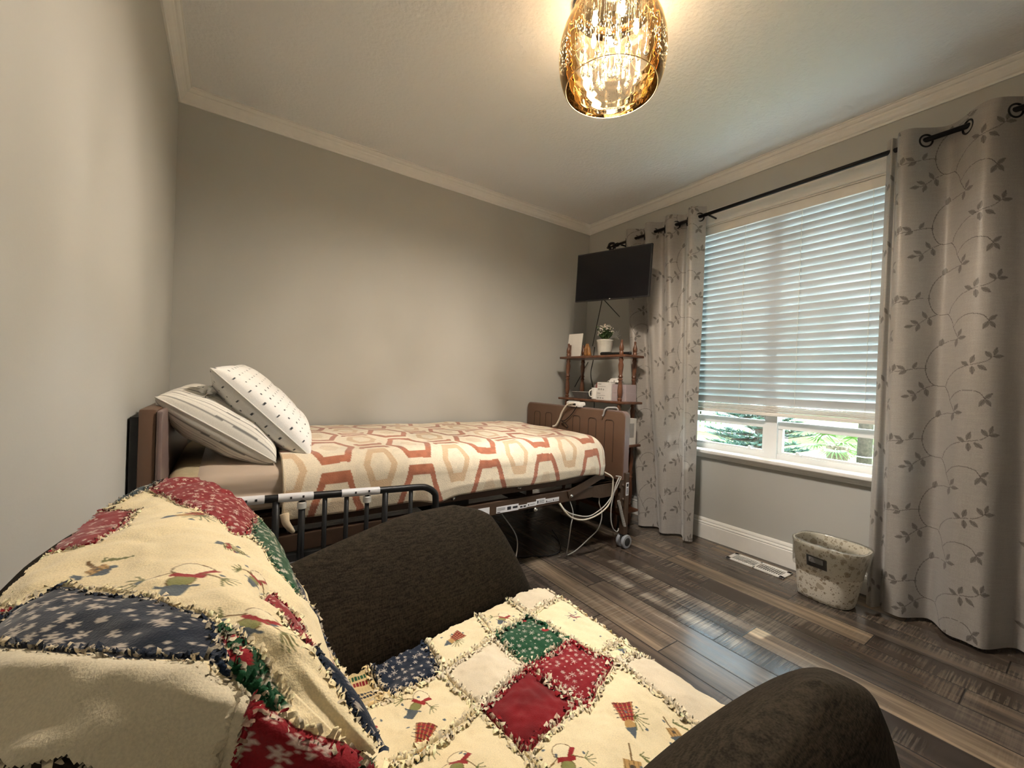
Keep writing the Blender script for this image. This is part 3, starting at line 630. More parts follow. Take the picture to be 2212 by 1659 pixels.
# ------------------------------------------------------------------ pillows
def pillow(name, c, e1, e2, h1, h2, T, colf, mat, lab, seed, cat='pillow', sag=0.):
    e1 = np.array(e1, float); e1 /= np.linalg.norm(e1); e2 = np.array(e2, float); e2 -= e1*(e1@e2); e2 /= np.linalg.norm(e2); e3 = np.cross(e1, e2); 
    if e3[2] < 0: e3 = -e3
    nu, nv = int(2*h1/.0026), int(2*h2/.0026)
    u, v = np.meshgrid(np.linspace(-1,1,nu), np.linspace(-1,1,nv), indexing='ij')
    VV = []; CC = []
    for sg in (1, -1):
        x = u*h1*(1-.075*(1-v**2)**1.0*np.abs(u)**3); y = v*h2*(1-.07*(1-u**2)*np.abs(v)**3)
        t = T*((1-np.abs(u)**3.0)*(1-np.abs(v)**3.4))**.42
        edge = np.minimum(1-np.abs(u), 1-np.abs(v))
        wr = vnoise(u*h1*14+3*sg, v*h2*14, seed)*.018+vnoise(u*h1*5, v*h2*22, seed+1)*.012*np.exp(-edge*4)
        t = t+wr*np.clip(edge*6,0,1)*.8
        z = sg*t*(1.0 if sg > 0 else .9)-sag*(1-u**2)*(1-v**2)
        P = np.array(c)+x[...,None]*e1+y[...,None]*e2+z[...,None]*e3
        VV.append(P.reshape(-1,3)); CC.append(colf(u*h1, v*h2, sg).reshape(-1,3))
    F1 = gridfaces(nu,nv); F = np.concatenate([F1, F1[:, ::-1]+nu*nv]) if e3@np.cross(e1,e2) > 0 else np.concatenate([F1[:, ::-1], F1+nu*nv])
    o = obj(name, np.concatenate(VV), F, mat, None, True, col=np.concatenate(CC))
    tag(o, lab, cat, 'pillows on the bed')
    b = [tuple(np.array(c)+np.array(e1)*(uu*h1*(1-.075*(1-vv**2)*abs(uu)**3))+e2*(vv*h2*(1-.07*(1-uu**2)*abs(vv)**3))) for uu, vv in [(q,-1) for q in np.linspace(-1,1,26)]+[(1,q) for q in np.linspace(-1,1,36)[1:]]+[(q,1) for q in np.linspace(1,-1,26)[1:]]+[(-1,q) for q in np.linspace(1,-1,36)[1:-1]]]
    MB().tube(b, .0032, 6, closed=True).build('seam_piping', pm('pillow_seam', (.62,.60,.55), .9), o, True)
    return o
mPil = attrmat('cotton_pillowcase', .85, .25, 500, sheen=.2, spec=.2)
def stripes(x, y, sg):
    base = np.array(srgb(226,222,212)); line = np.array(srgb(128,126,122)); C = np.ones(x.shape+(3,))*base
    w_ = y+.0015*vnoise(x*18, y*18, 31)*2; ph = ((w_+10)/.026) % 1; C[(ph < .13)] = line; C[(ph > .45) & (ph < .55)] = base*.6+line*.4
    return C
def dots(x, y, sg):
    base = np.array(srgb(235,233,228)); dk = np.array(srgb(58,62,66)); C = np.ones(x.shape+(3,))*base; p_ = .0335
    gx = ((x+5)/p_) % 1; row = np.floor((x+5)/p_); gy = ((y+5)/p_+.5*(row % 2)) % 1; m_ = (np.abs(gx-.5)*p_ < .0032) & (np.abs(gy-.5)*p_ < .0032); C[m_] = dk; return C
pillow('pillow', (-2.705,-.62,.795), (.34,0,-.235), (0,1,0), .212, .335, .100, stripes, mPil, 'white pillow with thin grey stripes leaning on the headboard, behind the dotted one', 3)
pillow('pillow', (-2.548,-.60,.858), (.32,-.02,-.325), (.10,1,.0), .232, .335, .090, dots, mPil, 'white pillow with small dark square dots, leaning on the striped pillow', 8)
n_ = 40; uu, vv = np.meshgrid(np.linspace(0,PI,n_), np.linspace(0,2*PI,n_*2), indexing='ij'); rr_ = 1+.28*vnoise(uu*3,vv*2.2,77)*2
Pf = np.stack([-2.752+.036*rr_*np.sin(uu)*np.cos(vv), -.80+.075*np.cos(uu)*rr_, .918+.034*rr_*np.sin(uu)*np.sin(vv)], -1)
flap = obj('pillowcase_flap', Pf.reshape(-1,3), gridfaces(n_, n_*2), mPil, bpy.data.objects['pillow.001'], True, col=dots(vv*.04, uu*.05, 1).reshape(-1,3))
# ------------------------------------------------------------------ things on and under the foot of the bed
mCord = pm('cream_cable', (.62,.56,.46), .5); mCordG = pm('grey_cable', (.42,.40,.37), .5)
t = root('power_adapter', (-.63,-.56,.85), 'white plastic power box hooked over the top of the footboard', 'power adapter')
m = MB(); m.bbox(-.672,-.612,-.645,-.505,.846,.884,.012); m.build('case', mWhite, t, auto=40)
m = MB(); m.bbox(-.674,-.668,-.605,-.575,.858,.872,.002); m.bbox(-.674,-.668,-.560,-.520,.858,.872,.002); m.build('socket', mBlack, t)
m = MB(); m.tube([(-.640,-.65,.846),(-.640,-.65,.853),(-.625,-.65,.858)], .004, 8); m.build('hanger', mBlack, t)
def cable(name, P, r, mat, lab, cat='cable', k=8, closed=False):
    o = MB().tube(smoothpath(P, k), r, 8).build(name, mat, None, True); return tag(o, lab, cat)
cable('power_cable', [(-.640,-.60,.872),(-.676,-.575,.872),(-.685,-.53,.855),(-.684,-.48,.80),(-.684,-.455,.75),(-.690,-.425,.70),(-.705,-.405,.690)], .0075, mCord, 'thick cream cable draped from the power box down the inside of the footboard')
cable('black_cord', [(-.675,-.62,.853),(-.668,-.57,.80),(-.668,-.50,.745),(-.668,-.46,.735),(-.668,-.50,.72),(-.668,-.53,.700),(-.690,-.54,.692)], .0028, mBlack, 'thin black cord knotted around the cream cable at the footboard')
m = MB(); m.tube(smoothpath([(-.668,-.855,.805),(-.664,-.860,.815),(-.664,-.870,.845),(-.655,-.885,.861),(-.635,-.905,.864),(-.610,-.92,.862),(-.600,-.925,.845),(-.600,-.925,.82)],5), .0065, 8); tag(m.build('over_door_hook', mGrey, None, True), 'grey metal hook clipped over the footboard near its right corner', 'hook')
Y = -1.045
cable('hanging_cable', [(-.80,-1.0,.485),(-.775,Y,.462),(-.760,Y,.43),(-.765,Y,.35),(-.79,Y,.295),(-.85,Y,.258),(-.93,Y,.238),(-1.01,Y,.238),(-1.085,Y,.262),(-1.14,Y,.305),(-1.17,-1.03,.350)], .0048, mCord, 'cream cable hanging in a long loop under the foot of the bed')
cable('hanging_cable', [(-1.155,-1.02,.345),(-1.13,Y,.305),(-1.05,Y,.270),(-.95,Y,.250),(-.86,Y,.275),(-.80,Y,.31),(-.74,Y,.37),(-.70,Y,.43),(-.69,Y,.450),(-.72,-1.03,.455)], .0034, mCordG, 'thin grey cable crossing behind the cream loop below the bed')
cable('hanging_cable', [(-1.078,-1.015,.345),(-1.062,-1.02,.30),(-1.055,-1.02,.262),(-1.068,-1.02,.21),(-1.066,-1.01,.15),(-1.05,-.98,.06),(-1.03,-.95,.004)], .0030, mCordG, 'grey cord dropping from the bed rail straight to the floor')
cable('hanging_cable', [(-.825,-1.0,.345),(-.835,-1.01,.30),(-.81,-1.01,.24),(-.812,-1.01,.19),(-.84,-1.01,.14),(-.89,-1.0,.10),(-.97,-.97,.03),(-1.02,-.95,.004)], .0032, mCordG, 'grey cord curving to the floor behind the front leg')
cable('hanging_cable', [(-.705,Y,.45),(-.735,Y,.40),(-.765,Y,.29),(-.765,Y,.20),(-.745,Y,.145),(-.712,Y,.118),(-.697,Y,.122),(-.694,Y,.135)], .0036, mCordG, 'grey cord looping down to the coiled handset lead')
hel = [(-.702+.0003*i+.0085*math.cos(i*PI/4), Y+.0085*math.sin(i*PI/4), .305-.167*i/208) for i in range(209)]
tag(MB().tube(hel, .0024, 6).build('coiled_cord', mCordG, None, True), 'coiled grey handset cord hanging beside the front bed leg', 'cord')
cable('floor_cable', [(-1.44,-.78,.33),(-1.40,-.82,.26),(-1.36,-.90,.16),(-1.38,-.93,.06),(-1.42,-.93,.006),(-1.50,-.94,.004),(-1.60,-.99,.004),(-1.75,-1.0,.004)], .0034, mCordG, 'grey cable lying on the floor under the middle of the bed')
cable('floor_cable', [(-1.45,-.86,.004),(-1.3,-.82,.004),(-1.12,-.90,.004),(-1.02,-.88,.004),(-.92,-.76,.006),(-.86,-.62,.02)], .0036, mBlack, 'black cable snaking over the floor under the foot of the bed')
# ------------------------------------------------------------------ etagere
mOak = pm('dark_turned_wood', (.115,.045,.022), .34, var=.35, vs=22, bump=.1, bs=80, coat=.3)
et = root('etagere_shelf', (-.33,-.51,0), 'dark wooden open shelf unit with turned posts in the corner behind the footboard', 'shelf')
SX0, SX1, SY0, SY1 = -.445, -.238, -.835, -.155
LV = (.12, .585, .888, 1.218)
def postprof(z0, z1):
    H = z1-z0; q = [(0,.014),(.03,.014),(.05,.018),(.08,.011),(.13,.016),(.24,.019),(.36,.016),(.46,.0115),(.49,.018),(.52,.0115),(.56,.0175),(.60,.0115),(.70,.016),(.82,.0195),(.90,.013),(.94,.018),(.97,.014),(1,.014)]
    return [(r, z0+H*a_) for a_, r in q]
for z in LV:
    P = []; b_ = .018
    m = MB(); m.bbox(SX0,SX1,SY0,SY1,z-.009,z+.009,.006)
    m.build('shelf_board', mOak, et)
PX = ((-.420,-.236),(-.420,-.780),(-.256,-.236),(-.256,-.765))
for px, py in PX:
    m = MB()
    m.lathe([(.010,0),(.013,.02),(.017,.05),(.014,.08),(.016,LV[0]-.009)], (px,py,0), 16)
    for a_, b_ in zip(LV[:-1], LV[1:]): m.lathe(postprof(a_+.009, b_-.009), (px,py,0), 18)
    z = LV[-1]+.009; m.lathe([(.014,z),(.015,z+.02),(.011,z+.026),(.016,z+.032),(.0165,z+.052),(.009,z+.076),(.0075,z+.088),(.009,z+.096),(.007,z+.104),(.001,z+.107)], (px,py,0), 18)
    m.build('turned_post', mOak, et, True, auto=50)
# things on the top board
Z = LV[3]+.0092
t = root('greeting_card', (-.30,-.20,Z), 'white card standing on the top shelf, left of the wooden figurine', 'card')
m = MB(); m.obox((-.335,-.215,Z+.098), (.004,.0015,0), (-.010,.072,0), (.012,0,.097)); m.build('card_sheet', mWhite, t)
m = MB()
m.obox((-.3395,-.218,Z+.085), (.0008,0,0), (-.003,.022,0), (0,0,.0007)); m.obox((-.3385,-.217,Z+.092), (.0008,0,0), (0,.002,0), (0,0,.003)); m.build('card_print', mGrey, t)
tag(MB().bbox(-.372,-.362,-.205,-.17,Z,Z+.10,.002).build('bookend', mOak), 'slim brown wooden upright behind the white card', 'bookend')
mBrownW = pm('honey_wood', (.30,.14,.045), .4, var=.3, vs=40)
t = root('wooden_figurine', (-.33,-.36,Z), 'small carved honey coloured wooden figurine between card and plant', 'figurine')
for dy in (-.011, .011):
    m = MB(); m.tube([(-.33,-.36+dy*1.9,Z),(-.332,-.36+dy*1.6,Z+.03),(-.336,-.36+dy*1.25,Z+.07),(-.338,-.36+dy*.7,Z+.105)], [.019,.017,.012,.005], 12); m.build('figure', mBrownW, t, True)
MB().bbox(-.36,-.30,-.40,-.32,Z,Z+.008,.003).build('base', mOak, t)
mPot = pm('white_speckled_pot', (.62,.61,.56), .5, var=.06, vs=30)
t = root('potted_plant', (-.33,-.535,Z), 'small leafy plant with tiny white flowers in a white pot on the top shelf', 'plant')
pc = (-.33,-.540,0)
MB().lathe([(.043,Z),(.048,Z+.004),(.060,Z+.112),(.0635,Z+.116),(.0635,Z+.124),(.058,Z+.124),(.054,Z+.115)], pc, 32).build('pot', mPot, t, True, auto=40)
MB().lathe([(.0,Z+.108),(.054,Z+.108),(.054,Z+.112),(0,Z+.114)], pc, 20).build('soil', mRub, t)
rs = np.random.RandomState(2); V = []; F = []; V2 = []; F2 = []; m = MB()
for i in range(46):
    an = rs.rand()*2*PI; sp = rs.rand(); d = np.array([math.cos(an)*sp*.065, math.sin(an)*sp*.065, .075+.06*rs.rand()-.02*sp]); p0 = np.array([pc[0],pc[1],Z+.11]); p1 = p0+d
    m.tube([tuple(p0+d*np.array([.2,.2,0])), tuple(p1)], .0012, 4)
    for k in range(9):
        q = .35+.6*rs.rand(); b_ = p0+d*q; dr = rs.randn(3); dr[2] = abs(dr[2])*.5; dr /= np.linalg.norm(dr); s_ = np.cross(dr, rs.randn(3)); s_ /= np.linalg.norm(s_); l = .018+.012*rs.rand()
        k0 = len(V); V += [b_, b_+dr*l*.5+s_*l*.28, b_+dr*l, b_+dr*l*.5-s_*l*.28]; F.append((k0,k0+1,k0+2,k0+3))
    for k in range(7):
        c_ = p1+rs.randn(3)*.008; dr = rs.randn(3); dr /= np.linalg.norm(dr); s_ = np.cross(dr, rs.randn(3)); s_ /= np.linalg.norm(s_); k0 = len(V2); V2 += [c_-dr*.006, c_+s_*.005, c_+dr*.006, c_-s_*.005]; F2.append((k0,k0+1,k0+2,k0+3))
m.build('stems', mPalmS := pm('plant_stem', (.08,.13,.04), .7), t)
obj('leaves', V, F, pm('dark_green_leaf', (.045,.09,.03), .5, var=.3), t); obj('flowers', V2, F2, pm('pale_flower', (.55,.50,.44), .7), t)
m = MB()
for i in range(30):
    an = -1.9+rs.rand()*1.4; l = .06+.05*rs.rand(); p0 = (pc[0]+.0,pc[1]-.02,Z+.112); m.tube(smoothpath([p0,(p0[0]+.02*math.cos(an),p0[1]-.03-l*.3,Z+.14+.02*rs.rand()),(p0[0]+.05*math.cos(an),p0[1]-.03-l*.6,Z+.12+.08*rs.rand())],3), .0006, 4)
m.build('wispy_twigs', mGrey, t)
m = MB(); m.tube(smoothpath([(-.375,-.545,Z+.016),(-.38,-.60,Z+.015),(-.385,-.68,Z+.012),(-.385,-.76,Z+.011),(-.375,-.828,Z+.011)],5), [.009]+[.013]*8+[.010]*12, 12); tag(m.build('remote_control', mBlack, None, True), 'long black remote lying at the front edge of the top shelf', 'remote')
# things on the middle board
Z = LV[2]+.0092
t = root('baking_pan', (-.33,-.34,Z), 'shallow grey metal pan on the middle shelf left of the mug', 'pan')
m = MB(); a0, a1, b0, b1 = -.385,-.275,-.425,-.255; e = .016
lo = [(a0+e,b0+e),(a1-e,b0+e),(a1-e,b1-e),(a0+e,b1-e)]; hi = [(a0,b0),(a1,b0),(a1,b1),(a0,b1)]
v_ = [(x,y,Z) for x,y in lo]+[(x,y,Z+.050) for x,y in hi]+[(x,y,Z+.003) for x,y in lo]+[(x+(.002 if x<-.3 else -.002),y+(.002 if y<-.34 else -.002),Z+.050) for x,y in hi]
m.add(v_, [(3,2,1,0)]+[(i,(i+1)%4,4+(i+1)%4,4+i) for i in range(4)]+[(8,9,10,11)]+[(8+(i+1)%4,8+i,12+i,12+(i+1)%4) for i in range(4)]+[(4+i,4+(i+1)%4,12+(i+1)%4,12+i) for i in range(4)])
m.build('pan_body', pm('grey_tin', (.17,.165,.16), .4, metal=.5, var=.1), t)
m = MB(); m.tube([(a0,b0,Z+.05),(a1,b0,Z+.05),(a1,b1,Z+.05),(a0,b1,Z+.05)], .0025, 6, closed=True); m.build('rim', mGrey, t)
t = root('mug', (-.35,-.487,Z), 'white mug with leaf print holding small items, between pan and boxes', 'mug')
mc = (-.352,-.487,0); m = MB(); m.lathe([(.030,Z),(.0345,Z+.004),(.0355,Z+.088),(.0335,Z+.088),(.032,Z+.01),(0,Z+.008)], mc, 28, cap=False); m.build('cup', mWhite, t, True, auto=40)
MB().tube(smoothpath([(mc[0]-.034,mc[1]+.006,Z+.070),(mc[0]-.052,mc[1]+.012,Z+.066),(mc[0]-.058,mc[1]+.014,Z+.045),(mc[0]-.050,mc[1]+.012,Z+.022),(mc[0]-.034,mc[1]+.006,Z+.018)],4), .0042, 8).build('handle', mWhite, t, True)
m = MB()
for i in range(16): an = rs.rand()*6.28; r_ = rs.rand()*.024; m.tube([(mc[0]+r_*math.cos(an),mc[1]+r_*math.sin(an),Z+.03),(mc[0]+1.4*r_*math.cos(an),mc[1]+1.4*r_*math.sin(an),Z+.10+.03*rs.rand())], .0022, 5, m=i % 2)
m.build('small_items', [pm('red_stick', (.25,.05,.04), .5), mGrey], t)
mBoxW = pm('white_carton', (.62,.60,.57), .6, var=.03); mBoxP = pm('lilac_grey_carton', (.33,.27,.28), .6, var=.04)
def carton(x, ya, yb, z, h, mat, lab, prints):
    t = root('carton_box', (x,(ya+yb)/2,z), lab, 'box', 'cartons stacked on the middle shelf'); m = MB(); m.bbox(x-.05,x+.06,ya,yb,z,z+h,.0015); m.build('carton', mat, t)
    m = MB()
    for (a_, b_, c_, d_) in prints: m.box(x-.0508,x-.0498, yb-a_*(yb-ya), yb-b_*(yb-ya), z+c_*h, z+d_*h)
    m.build('print', mGrey, t)
pr1 = [(.08,.30,.74,.84),(.08,.62,.52,.57),(.08,.20,.14,.34),(.26,.36,.14,.34),(.42,.52,.14,.30)]
pr2 = [(.05,.9,.40,.46)]
carton(-.350,-.680,-.535,Z,.062,mBoxW,'white printed carton at the bottom of the left stack',pr1)
carton(-.346,-.676,-.540,Z+.0622,.070,mBoxW,'white printed carton on top of the left stack',pr1)
carton(-.345,-.815,-.686,Z,.058,mBoxP,'lilac grey carton at the bottom of the right stack, behind the turned post',pr2)
carton(-.345,-.812,-.686,Z+.0582,.062,mBoxP,'lilac grey carton on top of the right stack, behind the turned post',pr2)
rs2 = np.random.RandomState(9); n = 14; u_, v2 = np.meshgrid(np.linspace(-1,1,n), np.linspace(-1,1,n), indexing='ij')
V = np.stack([-.33+.035*u_+.008*rs2.randn(n,n)*.5, -.655+.05*v2+.008*rs2.randn(n,n)*.5, Z+.1335+.030*np.clip(1-u_**2,0,1)*np.clip(1-v2**2,0,1)+.004*np.abs(rs2.randn(n,n))], -1).reshape(-1,3)
cr = obj('crumpled_paper', V, gridfaces(n,n), mBoxW, None, False); tag(cr, 'crumpled white tissue paper on top of the stacked cartons', 'paper')
# lower board
Z = LV[1]+.0092
t = root('paperback_book', (-.33,-.79,Z), 'white leaflet box standing on the lower shelf beside the footboard edge', 'book')
m = MB(); m.bbox(-.396,-.285,-.826,-.785,Z,Z+.185,.002); m.build('cover', mBoxW, t)
m = MB(); m.box(-.4008,-.3998,-.82,-.797,Z+.06,Z+.15)
m.box(-.39,-.31,-.8268,-.8258,Z+.05,Z+.15); m.build('print', mGrey, t)
m = MB(); m.bbox(-.395,-.285,-.750,-.30,LV[0]+.0092,LV[0]+.20,.004); tag(m.build('storage_box', mRub), 'dark box on the bottom shelf behind the bed', 'box')
# ------------------------------------------------------------------ television
mScreen = pm('tv_screen_black', (.0045,.0045,.006), .16, spec=.4, var=0)
tv = root('television', (-.47,-.705,1.80), 'black flat television on a wall arm in the corner above the shelf', 'television')
Pl = np.array([-.542,-.427]); Pr = np.array([-.403,-.985]); dr = (Pr-Pl)/np.linalg.norm(Pr-Pl); nn = np.array([-dr[1], dr[0]]); 
if nn[0] > 0: nn = -nn
cxy = (Pl+Pr)/2; hwid = np.linalg.norm(Pr-Pl)/2; zc = 1.793; hh = .176
sl_ = (1.951-1.984)/(2*hwid)
D3 = Vector((dr[0],dr[1],-.03)).normalized(); N3 = Vector((nn[0],nn[1],0)); U3 = N3.cross(D3); U3 = -U3 if U3.z < 0 else U3
C3 = Vector((cxy[0],cxy[1],zc))
m = MB(); m.obox(C3-N3*.010, D3*hwid, N3*.010, U3*hh); m.obox(C3-N3*.032, D3*hwid*.72, N3*.014, U3*hh*.62); cs = m.build('housing', mBlack, tv)
m = MB(); m.obox(C3+N3*.0005, D3*(hwid-.007), N3*.0006, U3*(hh-.008)); m.build('screen', mScreen, tv)
m = MB(); m.obox(C3+N3*.0012-U3*(hh-.0055), D3*.004, N3*.0006, U3*.0025); m.build('logo_badge', mWhite, tv)
m = MB(); m.tube([C3-N3*.04, Vector((-.24,-.56,zc)), Vector((-.02,-.40,zc+.04))], .014, 10); m.bbox(-.018,-.002,-.46,-.34,zc-.01,zc+.09,.004); m.build('wall_arm', mBlack, tv)
def stick(name, a_, b_, lab): tag(MB().cyl(a_, b_, .0032, 8).build(name, mBlack, None, True), lab, 'cable')
stick('television_cable', tuple(C3-N3*.03-U3*(hh-.02)+D3*(-.075)), (-.12,-.205,1.34), 'taut black cord running from the television down behind the figurine')
stick('television_cable', tuple(C3-N3*.03-U3*(hh-.02)+D3*(-.075)), (-.12,-.49,1.56), 'short black cord running right and down from under the television')
cable('wall_cord', [(-.10,-.21,1.33),(-.03,-.13,1.22),(-.02,-.10,1.10),(-.03,-.16,.90),(-.04,-.18,.6),(-.03,-.2,.35)], .0035, mBlack, 'black cord running down the wall corner behind the shelf')
stick('wall_cord', (-.02,-.06,1.21), (-.13,-.014,.98), 'thin black cord slanting across the back wall under the top shelf')
# ------------------------------------------------------------------ curtains
def draw_tile():
    h = .0012; TW, THt = .60, .318; nx, ny = int(TW/h), int(THt/h)
    Xg, Yg = np.meshgrid((np.arange(nx)+.5)*h, (np.arange(ny)+.5)*h, indexing='ij')
    T = np.zeros((nx, ny)); K = 1/1353.
    def cv(p): return ((p[0]-120)*K, -(p[1]-240)*K)
    def seg(a, b, w, val):
        ax, ay = a; bx, by = b
        for ox in (-TW,0,TW):
            for oy in (-THt*2,-THt,0,THt,THt*2,THt*3):
                x0, y0, x1, y1 = ax+ox, ay+oy, bx+ox, by+oy
                if max(x0,x1) < -.02 or min(x0,x1) > TW+.02 or max(y0,y1) < -.02 or min(y0,y1) > THt+.02: continue
                i0, i1 = max(int((min(x0,x1)-w)/h)-1, 0), min(int((max(x0,x1)+w)/h)+2, nx); j0, j1 = max(int((min(y0,y1)-w)/h)-1, 0), min(int((max(y0,y1)+w)/h)+2, ny)
                if i0 >= i1 or j0 >= j1: continue
                X, Y = Xg[i0:i1,j0:j1], Yg[i0:i1,j0:j1]; dx, dy = x1-x0, y1-y0; L2 = dx*dx+dy*dy+1e-12
                t = np.clip(((X-x0)*dx+(Y-y0)*dy)/L2, 0, 1); d = np.hypot(X-x0-t*dx, Y-y0-t*dy); sub = T[i0:i1,j0:j1]; sub[d < w] = np.maximum(sub[d < w], val)
    def leaf(p, ang, l=.036, w=.0085):
        # almond leaf from stem end p, direction ang (degrees, up = 90)
        px, py = p; a = math.radians(ang)
        for ox in (-TW,0,TW):
            for oy in (-THt*2,-THt,0,THt,THt*2,THt*3):
                x0, y0 = px+ox, py+oy
                if x0 < -.05 or x0 > TW+.05 or y0 < -.05 or y0 > THt+.05: continue
                i0, i1 = max(int((x0-l)/h), 0), min(int((x0+l)/h)+1, nx); j0, j1 = max(int((y0-l)/h), 0), min(int((y0+l)/h)+1, ny)
                if i0 >= i1 or j0 >= j1: continue
                X, Y = Xg[i0:i1,j0:j1]-x0, Yg[i0:i1,j0:j1]-y0; u_ = (X*math.cos(a)+Y*math.sin(a))/l; v_ = (-X*math.sin(a)+Y*math.cos(a))/w
                m_ = (u_ > 0) & (u_ < 1) & (np.abs(v_) < np.sin(PI*np.clip(u_,0,1)**.85)); vein = m_ & (np.abs(v_) < .12)
                sub = T[i0:i1,j0:j1]; sub[m_] = np.maximum(sub[m_], .75); sub[vein] = 1.0
    def curve(P, w=.0013):
        Q = smoothpath([(cv(p)[0], cv(p)[1], 0) for p in P], 6)
        for a, b in zip(Q[:-1], Q[1:]): seg((a.x,a.y),(b.x,b.y), w, 1.0)
    for dx, dy in ((0,0),):
        q = lambda x, y: (x+dx, y+dy)
        curve([q(*p) for p in ((630,660),(655,705),(667,745),(690,790),(700,815),(640,822),(590,850),(558,910),(545,985),(560,1050),(585,1085),(630,1090))])
        curve([q(*p) for p in ((635,655),(650,612),(700,565),(770,540),(830,522),(870,490))]); curve([q(*p) for p in ((667,738),(705,698),(760,680),(812,690),(840,728))])
        curve([q(*p) for p in ((550,985),(510,985),(440,1000),(380,1010),(340,1035))]); curve([q(*p) for p in ((582,1085),(540,1110),(490,1150),(440,1160))])
        for x, y, an in ((700,800,60),(705,812,5),(695,815,-100),(600,848,80),(770,540,150),(780,530,75),(785,545,-85),(805,540,-40),(860,500,130),(870,488,75),(868,495,5),(838,725,40),(838,728,-115),(842,728,-55),(440,995,150),(480,988,60),(450,1000,-150),(370,1010,120),(382,1005,80),(540,1108,120),(500,1140,160),(505,1145,-110),(550,1108,-80),(470,1155,190),(290,1068,120),(300,1068,-55),(262,1082,-110),(240,1085,150),(335,1206,35),(345,1212,-110),(345,1212,-50),(352,1020,85)):
            leaf(cv(q(x,y)), an)
    return T, h, TW, THt
VT, VH, VTW, VTH = draw_tile()
def vine(u, v):
    i = (np.floor((u % VTW)/VH).astype(int)) % VT.shape[0]; j = (np.floor((v % VTH)/VH).astype(int)) % VT.shape[1]; return VT[i, j]
mCurt = attrmat('embroidered_curtain', .42, .12, 350, sheen=.35, transl=.16, spec=.45)
mRodB = pm('black_rod', (.012,.011,.012), .35, metal=.6, var=.05)
def curtain(name, top, bot, n, phase, lab, zt=2.236, zb=.018, hemf=None):
    q = np.linspace(0,1,n); tx, ty = top(q); bx, by = bot(q)
    h = .0022*1.0; nz = int((zt-zb)/.0026); zz = np.linspace(zt, zb, nz)
    w_ = ((zt-zz)/(zt-zb))[None,:]; e = w_**1.15
    X = tx[:,None]*(1-e)+bx[:,None]*e; Y = ty[:,None]*(1-e)+by[:,None]*e
    sarc = np.r_[0, np.cumsum(np.hypot(np.diff(tx), np.diff(ty)))]
    X = X+.006*vnoise(sarc[:,None]*9+0*w_, zz[None,:]*2.2+0*X, 41)*2*w_+.0012*vnoise(sarc[:,None]*30+0*w_, zz[None,:]*7+0*X, 42)*2
    Z = np.repeat(zz[None,:], n, 0)+(hemf(q)[:,None]*(w_ > .985) if hemf is not None else 0)
    m_ = vine(sarc[:,None]/1.12+phase[0]+0*w_, zz[None,:]+phase[1]+0*X)
    base = np.array(srgb(164,159,154)); leafc = np.array(srgb(92,86,82))
    sl = 1+.05*vnoise(sarc[:,None]*30+0*w_, zz[None,:]*380+0*X, 43)*2+.03*vnoise(sarc[:,None]*420+0*w_, zz[None,:]*40+0*X, 44)*2
    C = base*(1-m_[...,None])+leafc*m_[...,None]; C = C*sl[...,None]
    t = root(name, (float(tx.mean()), float(ty.mean()), 2.26), lab, 'curtain')
    o = obj('curtain_panel', np.stack([X,Y,Z],-1).reshape(-1,3), gridfaces(n,nz), mCurt, t, True, col=C.reshape(-1,3))
    return t, sarc
mCurt2 = mCurt
ya = np.linspace(0,1,400)
def ltop(q): y = -.492-q*.668; return -.1-.043*np.cos(2*PI*(y+.555)/.178), y
def lbot(q): y = -.84-q*.385; ph = (y+.86)/.165; return -.175-.042*np.cos(2*PI*ph)-.03*(1-q), y
def rtop(q): y = -2.088-q*.95; return -.1-.052*np.cos(2*PI*(y+2.16)/.26)+.040*np.exp(-((y+2.125)/.010)**2), y
def rbot(q): y = -2.100-q*.90; return -.150-.058*np.cos(2*PI*(y+2.17)/.25)+.020*np.cos(2*PI*(y+2.17)/.125)+.050*np.exp(-((y+2.145)/.012)**2)+.008*np.sin(31*y), y
cl, sa = curtain('curtain', ltop, lbot, 460, (.31,.10), 'silver curtain with grey leafy vines left of the window, behind the television')
cr_, sb = curtain('curtain', rtop, rbot, 640, (.08,.22), 'silver curtain with grey leafy vines right of the window, behind the waste bin')
def ring(y, par, dx):
    MB().tube([( -.1+.004*math.sin(a_)*dx, y+.0*a_+.007*math.sin(a_)*1.0, 2.185+.0+zrod(y)+.027*math.cos(a_)) if False else (-.1+.027*math.sin(a_)*.75, y-dx*.027*math.sin(a_)*.66, 2.178+zrod(y)-.004+.027*math.cos(a_)) for a_ in np.linspace(0,2*PI,28)[:-1]], .0045, 8, closed=True).build('grommet', mRodB, par, True)
def zrod(y): return (y+2.1)*-.012
for k in range(8):
    for off, dx in ((.0445,1),(.1335,-1)):
        y = -.555-.178*k-off+.178
        if -1.15 < y < -.50: ring(y, cl, dx)
for k in range(5):
    for off, dx in ((.065,1),(.195,-1)):
        y = -2.16-.26*k-off
        if y > -3.0: ring(y, cr_, dx)
rd = root('curtain_rod', (-.1,-1.7,2.19), 'black curtain rod above the window with a knotted finial', 'curtain rod')
MB().tube([(-.1,-.40,2.178+zrod(-.40)),(-.1,-3.1,2.178+zrod(-3.1))], .0115, 16).build('pole', mRodB, rd, True)
m = MB(); zf = 2.178+zrod(-.4); m.tube([(-.1,-.43,zf),(-.1,-.395,zf)], .016, 14); m.build('pole_cap', mRodB, rd, True)
m = MB()
for k in range(6):
    an = k*PI/3; pts = [(-.1+.010*math.cos(an), -.395, zf+.010*math.sin(an)),(-.1+.026*math.cos(an+.5), -.375, zf+.026*math.sin(an+.5)),(-.1+.028*math.cos(an+1.2), -.352, zf+.028*math.sin(an+1.2)),(-.1+.010*math.cos(an+1.8), -.330, zf+.010*math.sin(an+1.8))]
    m.tube(smoothpath(pts,5), .0065, 8)
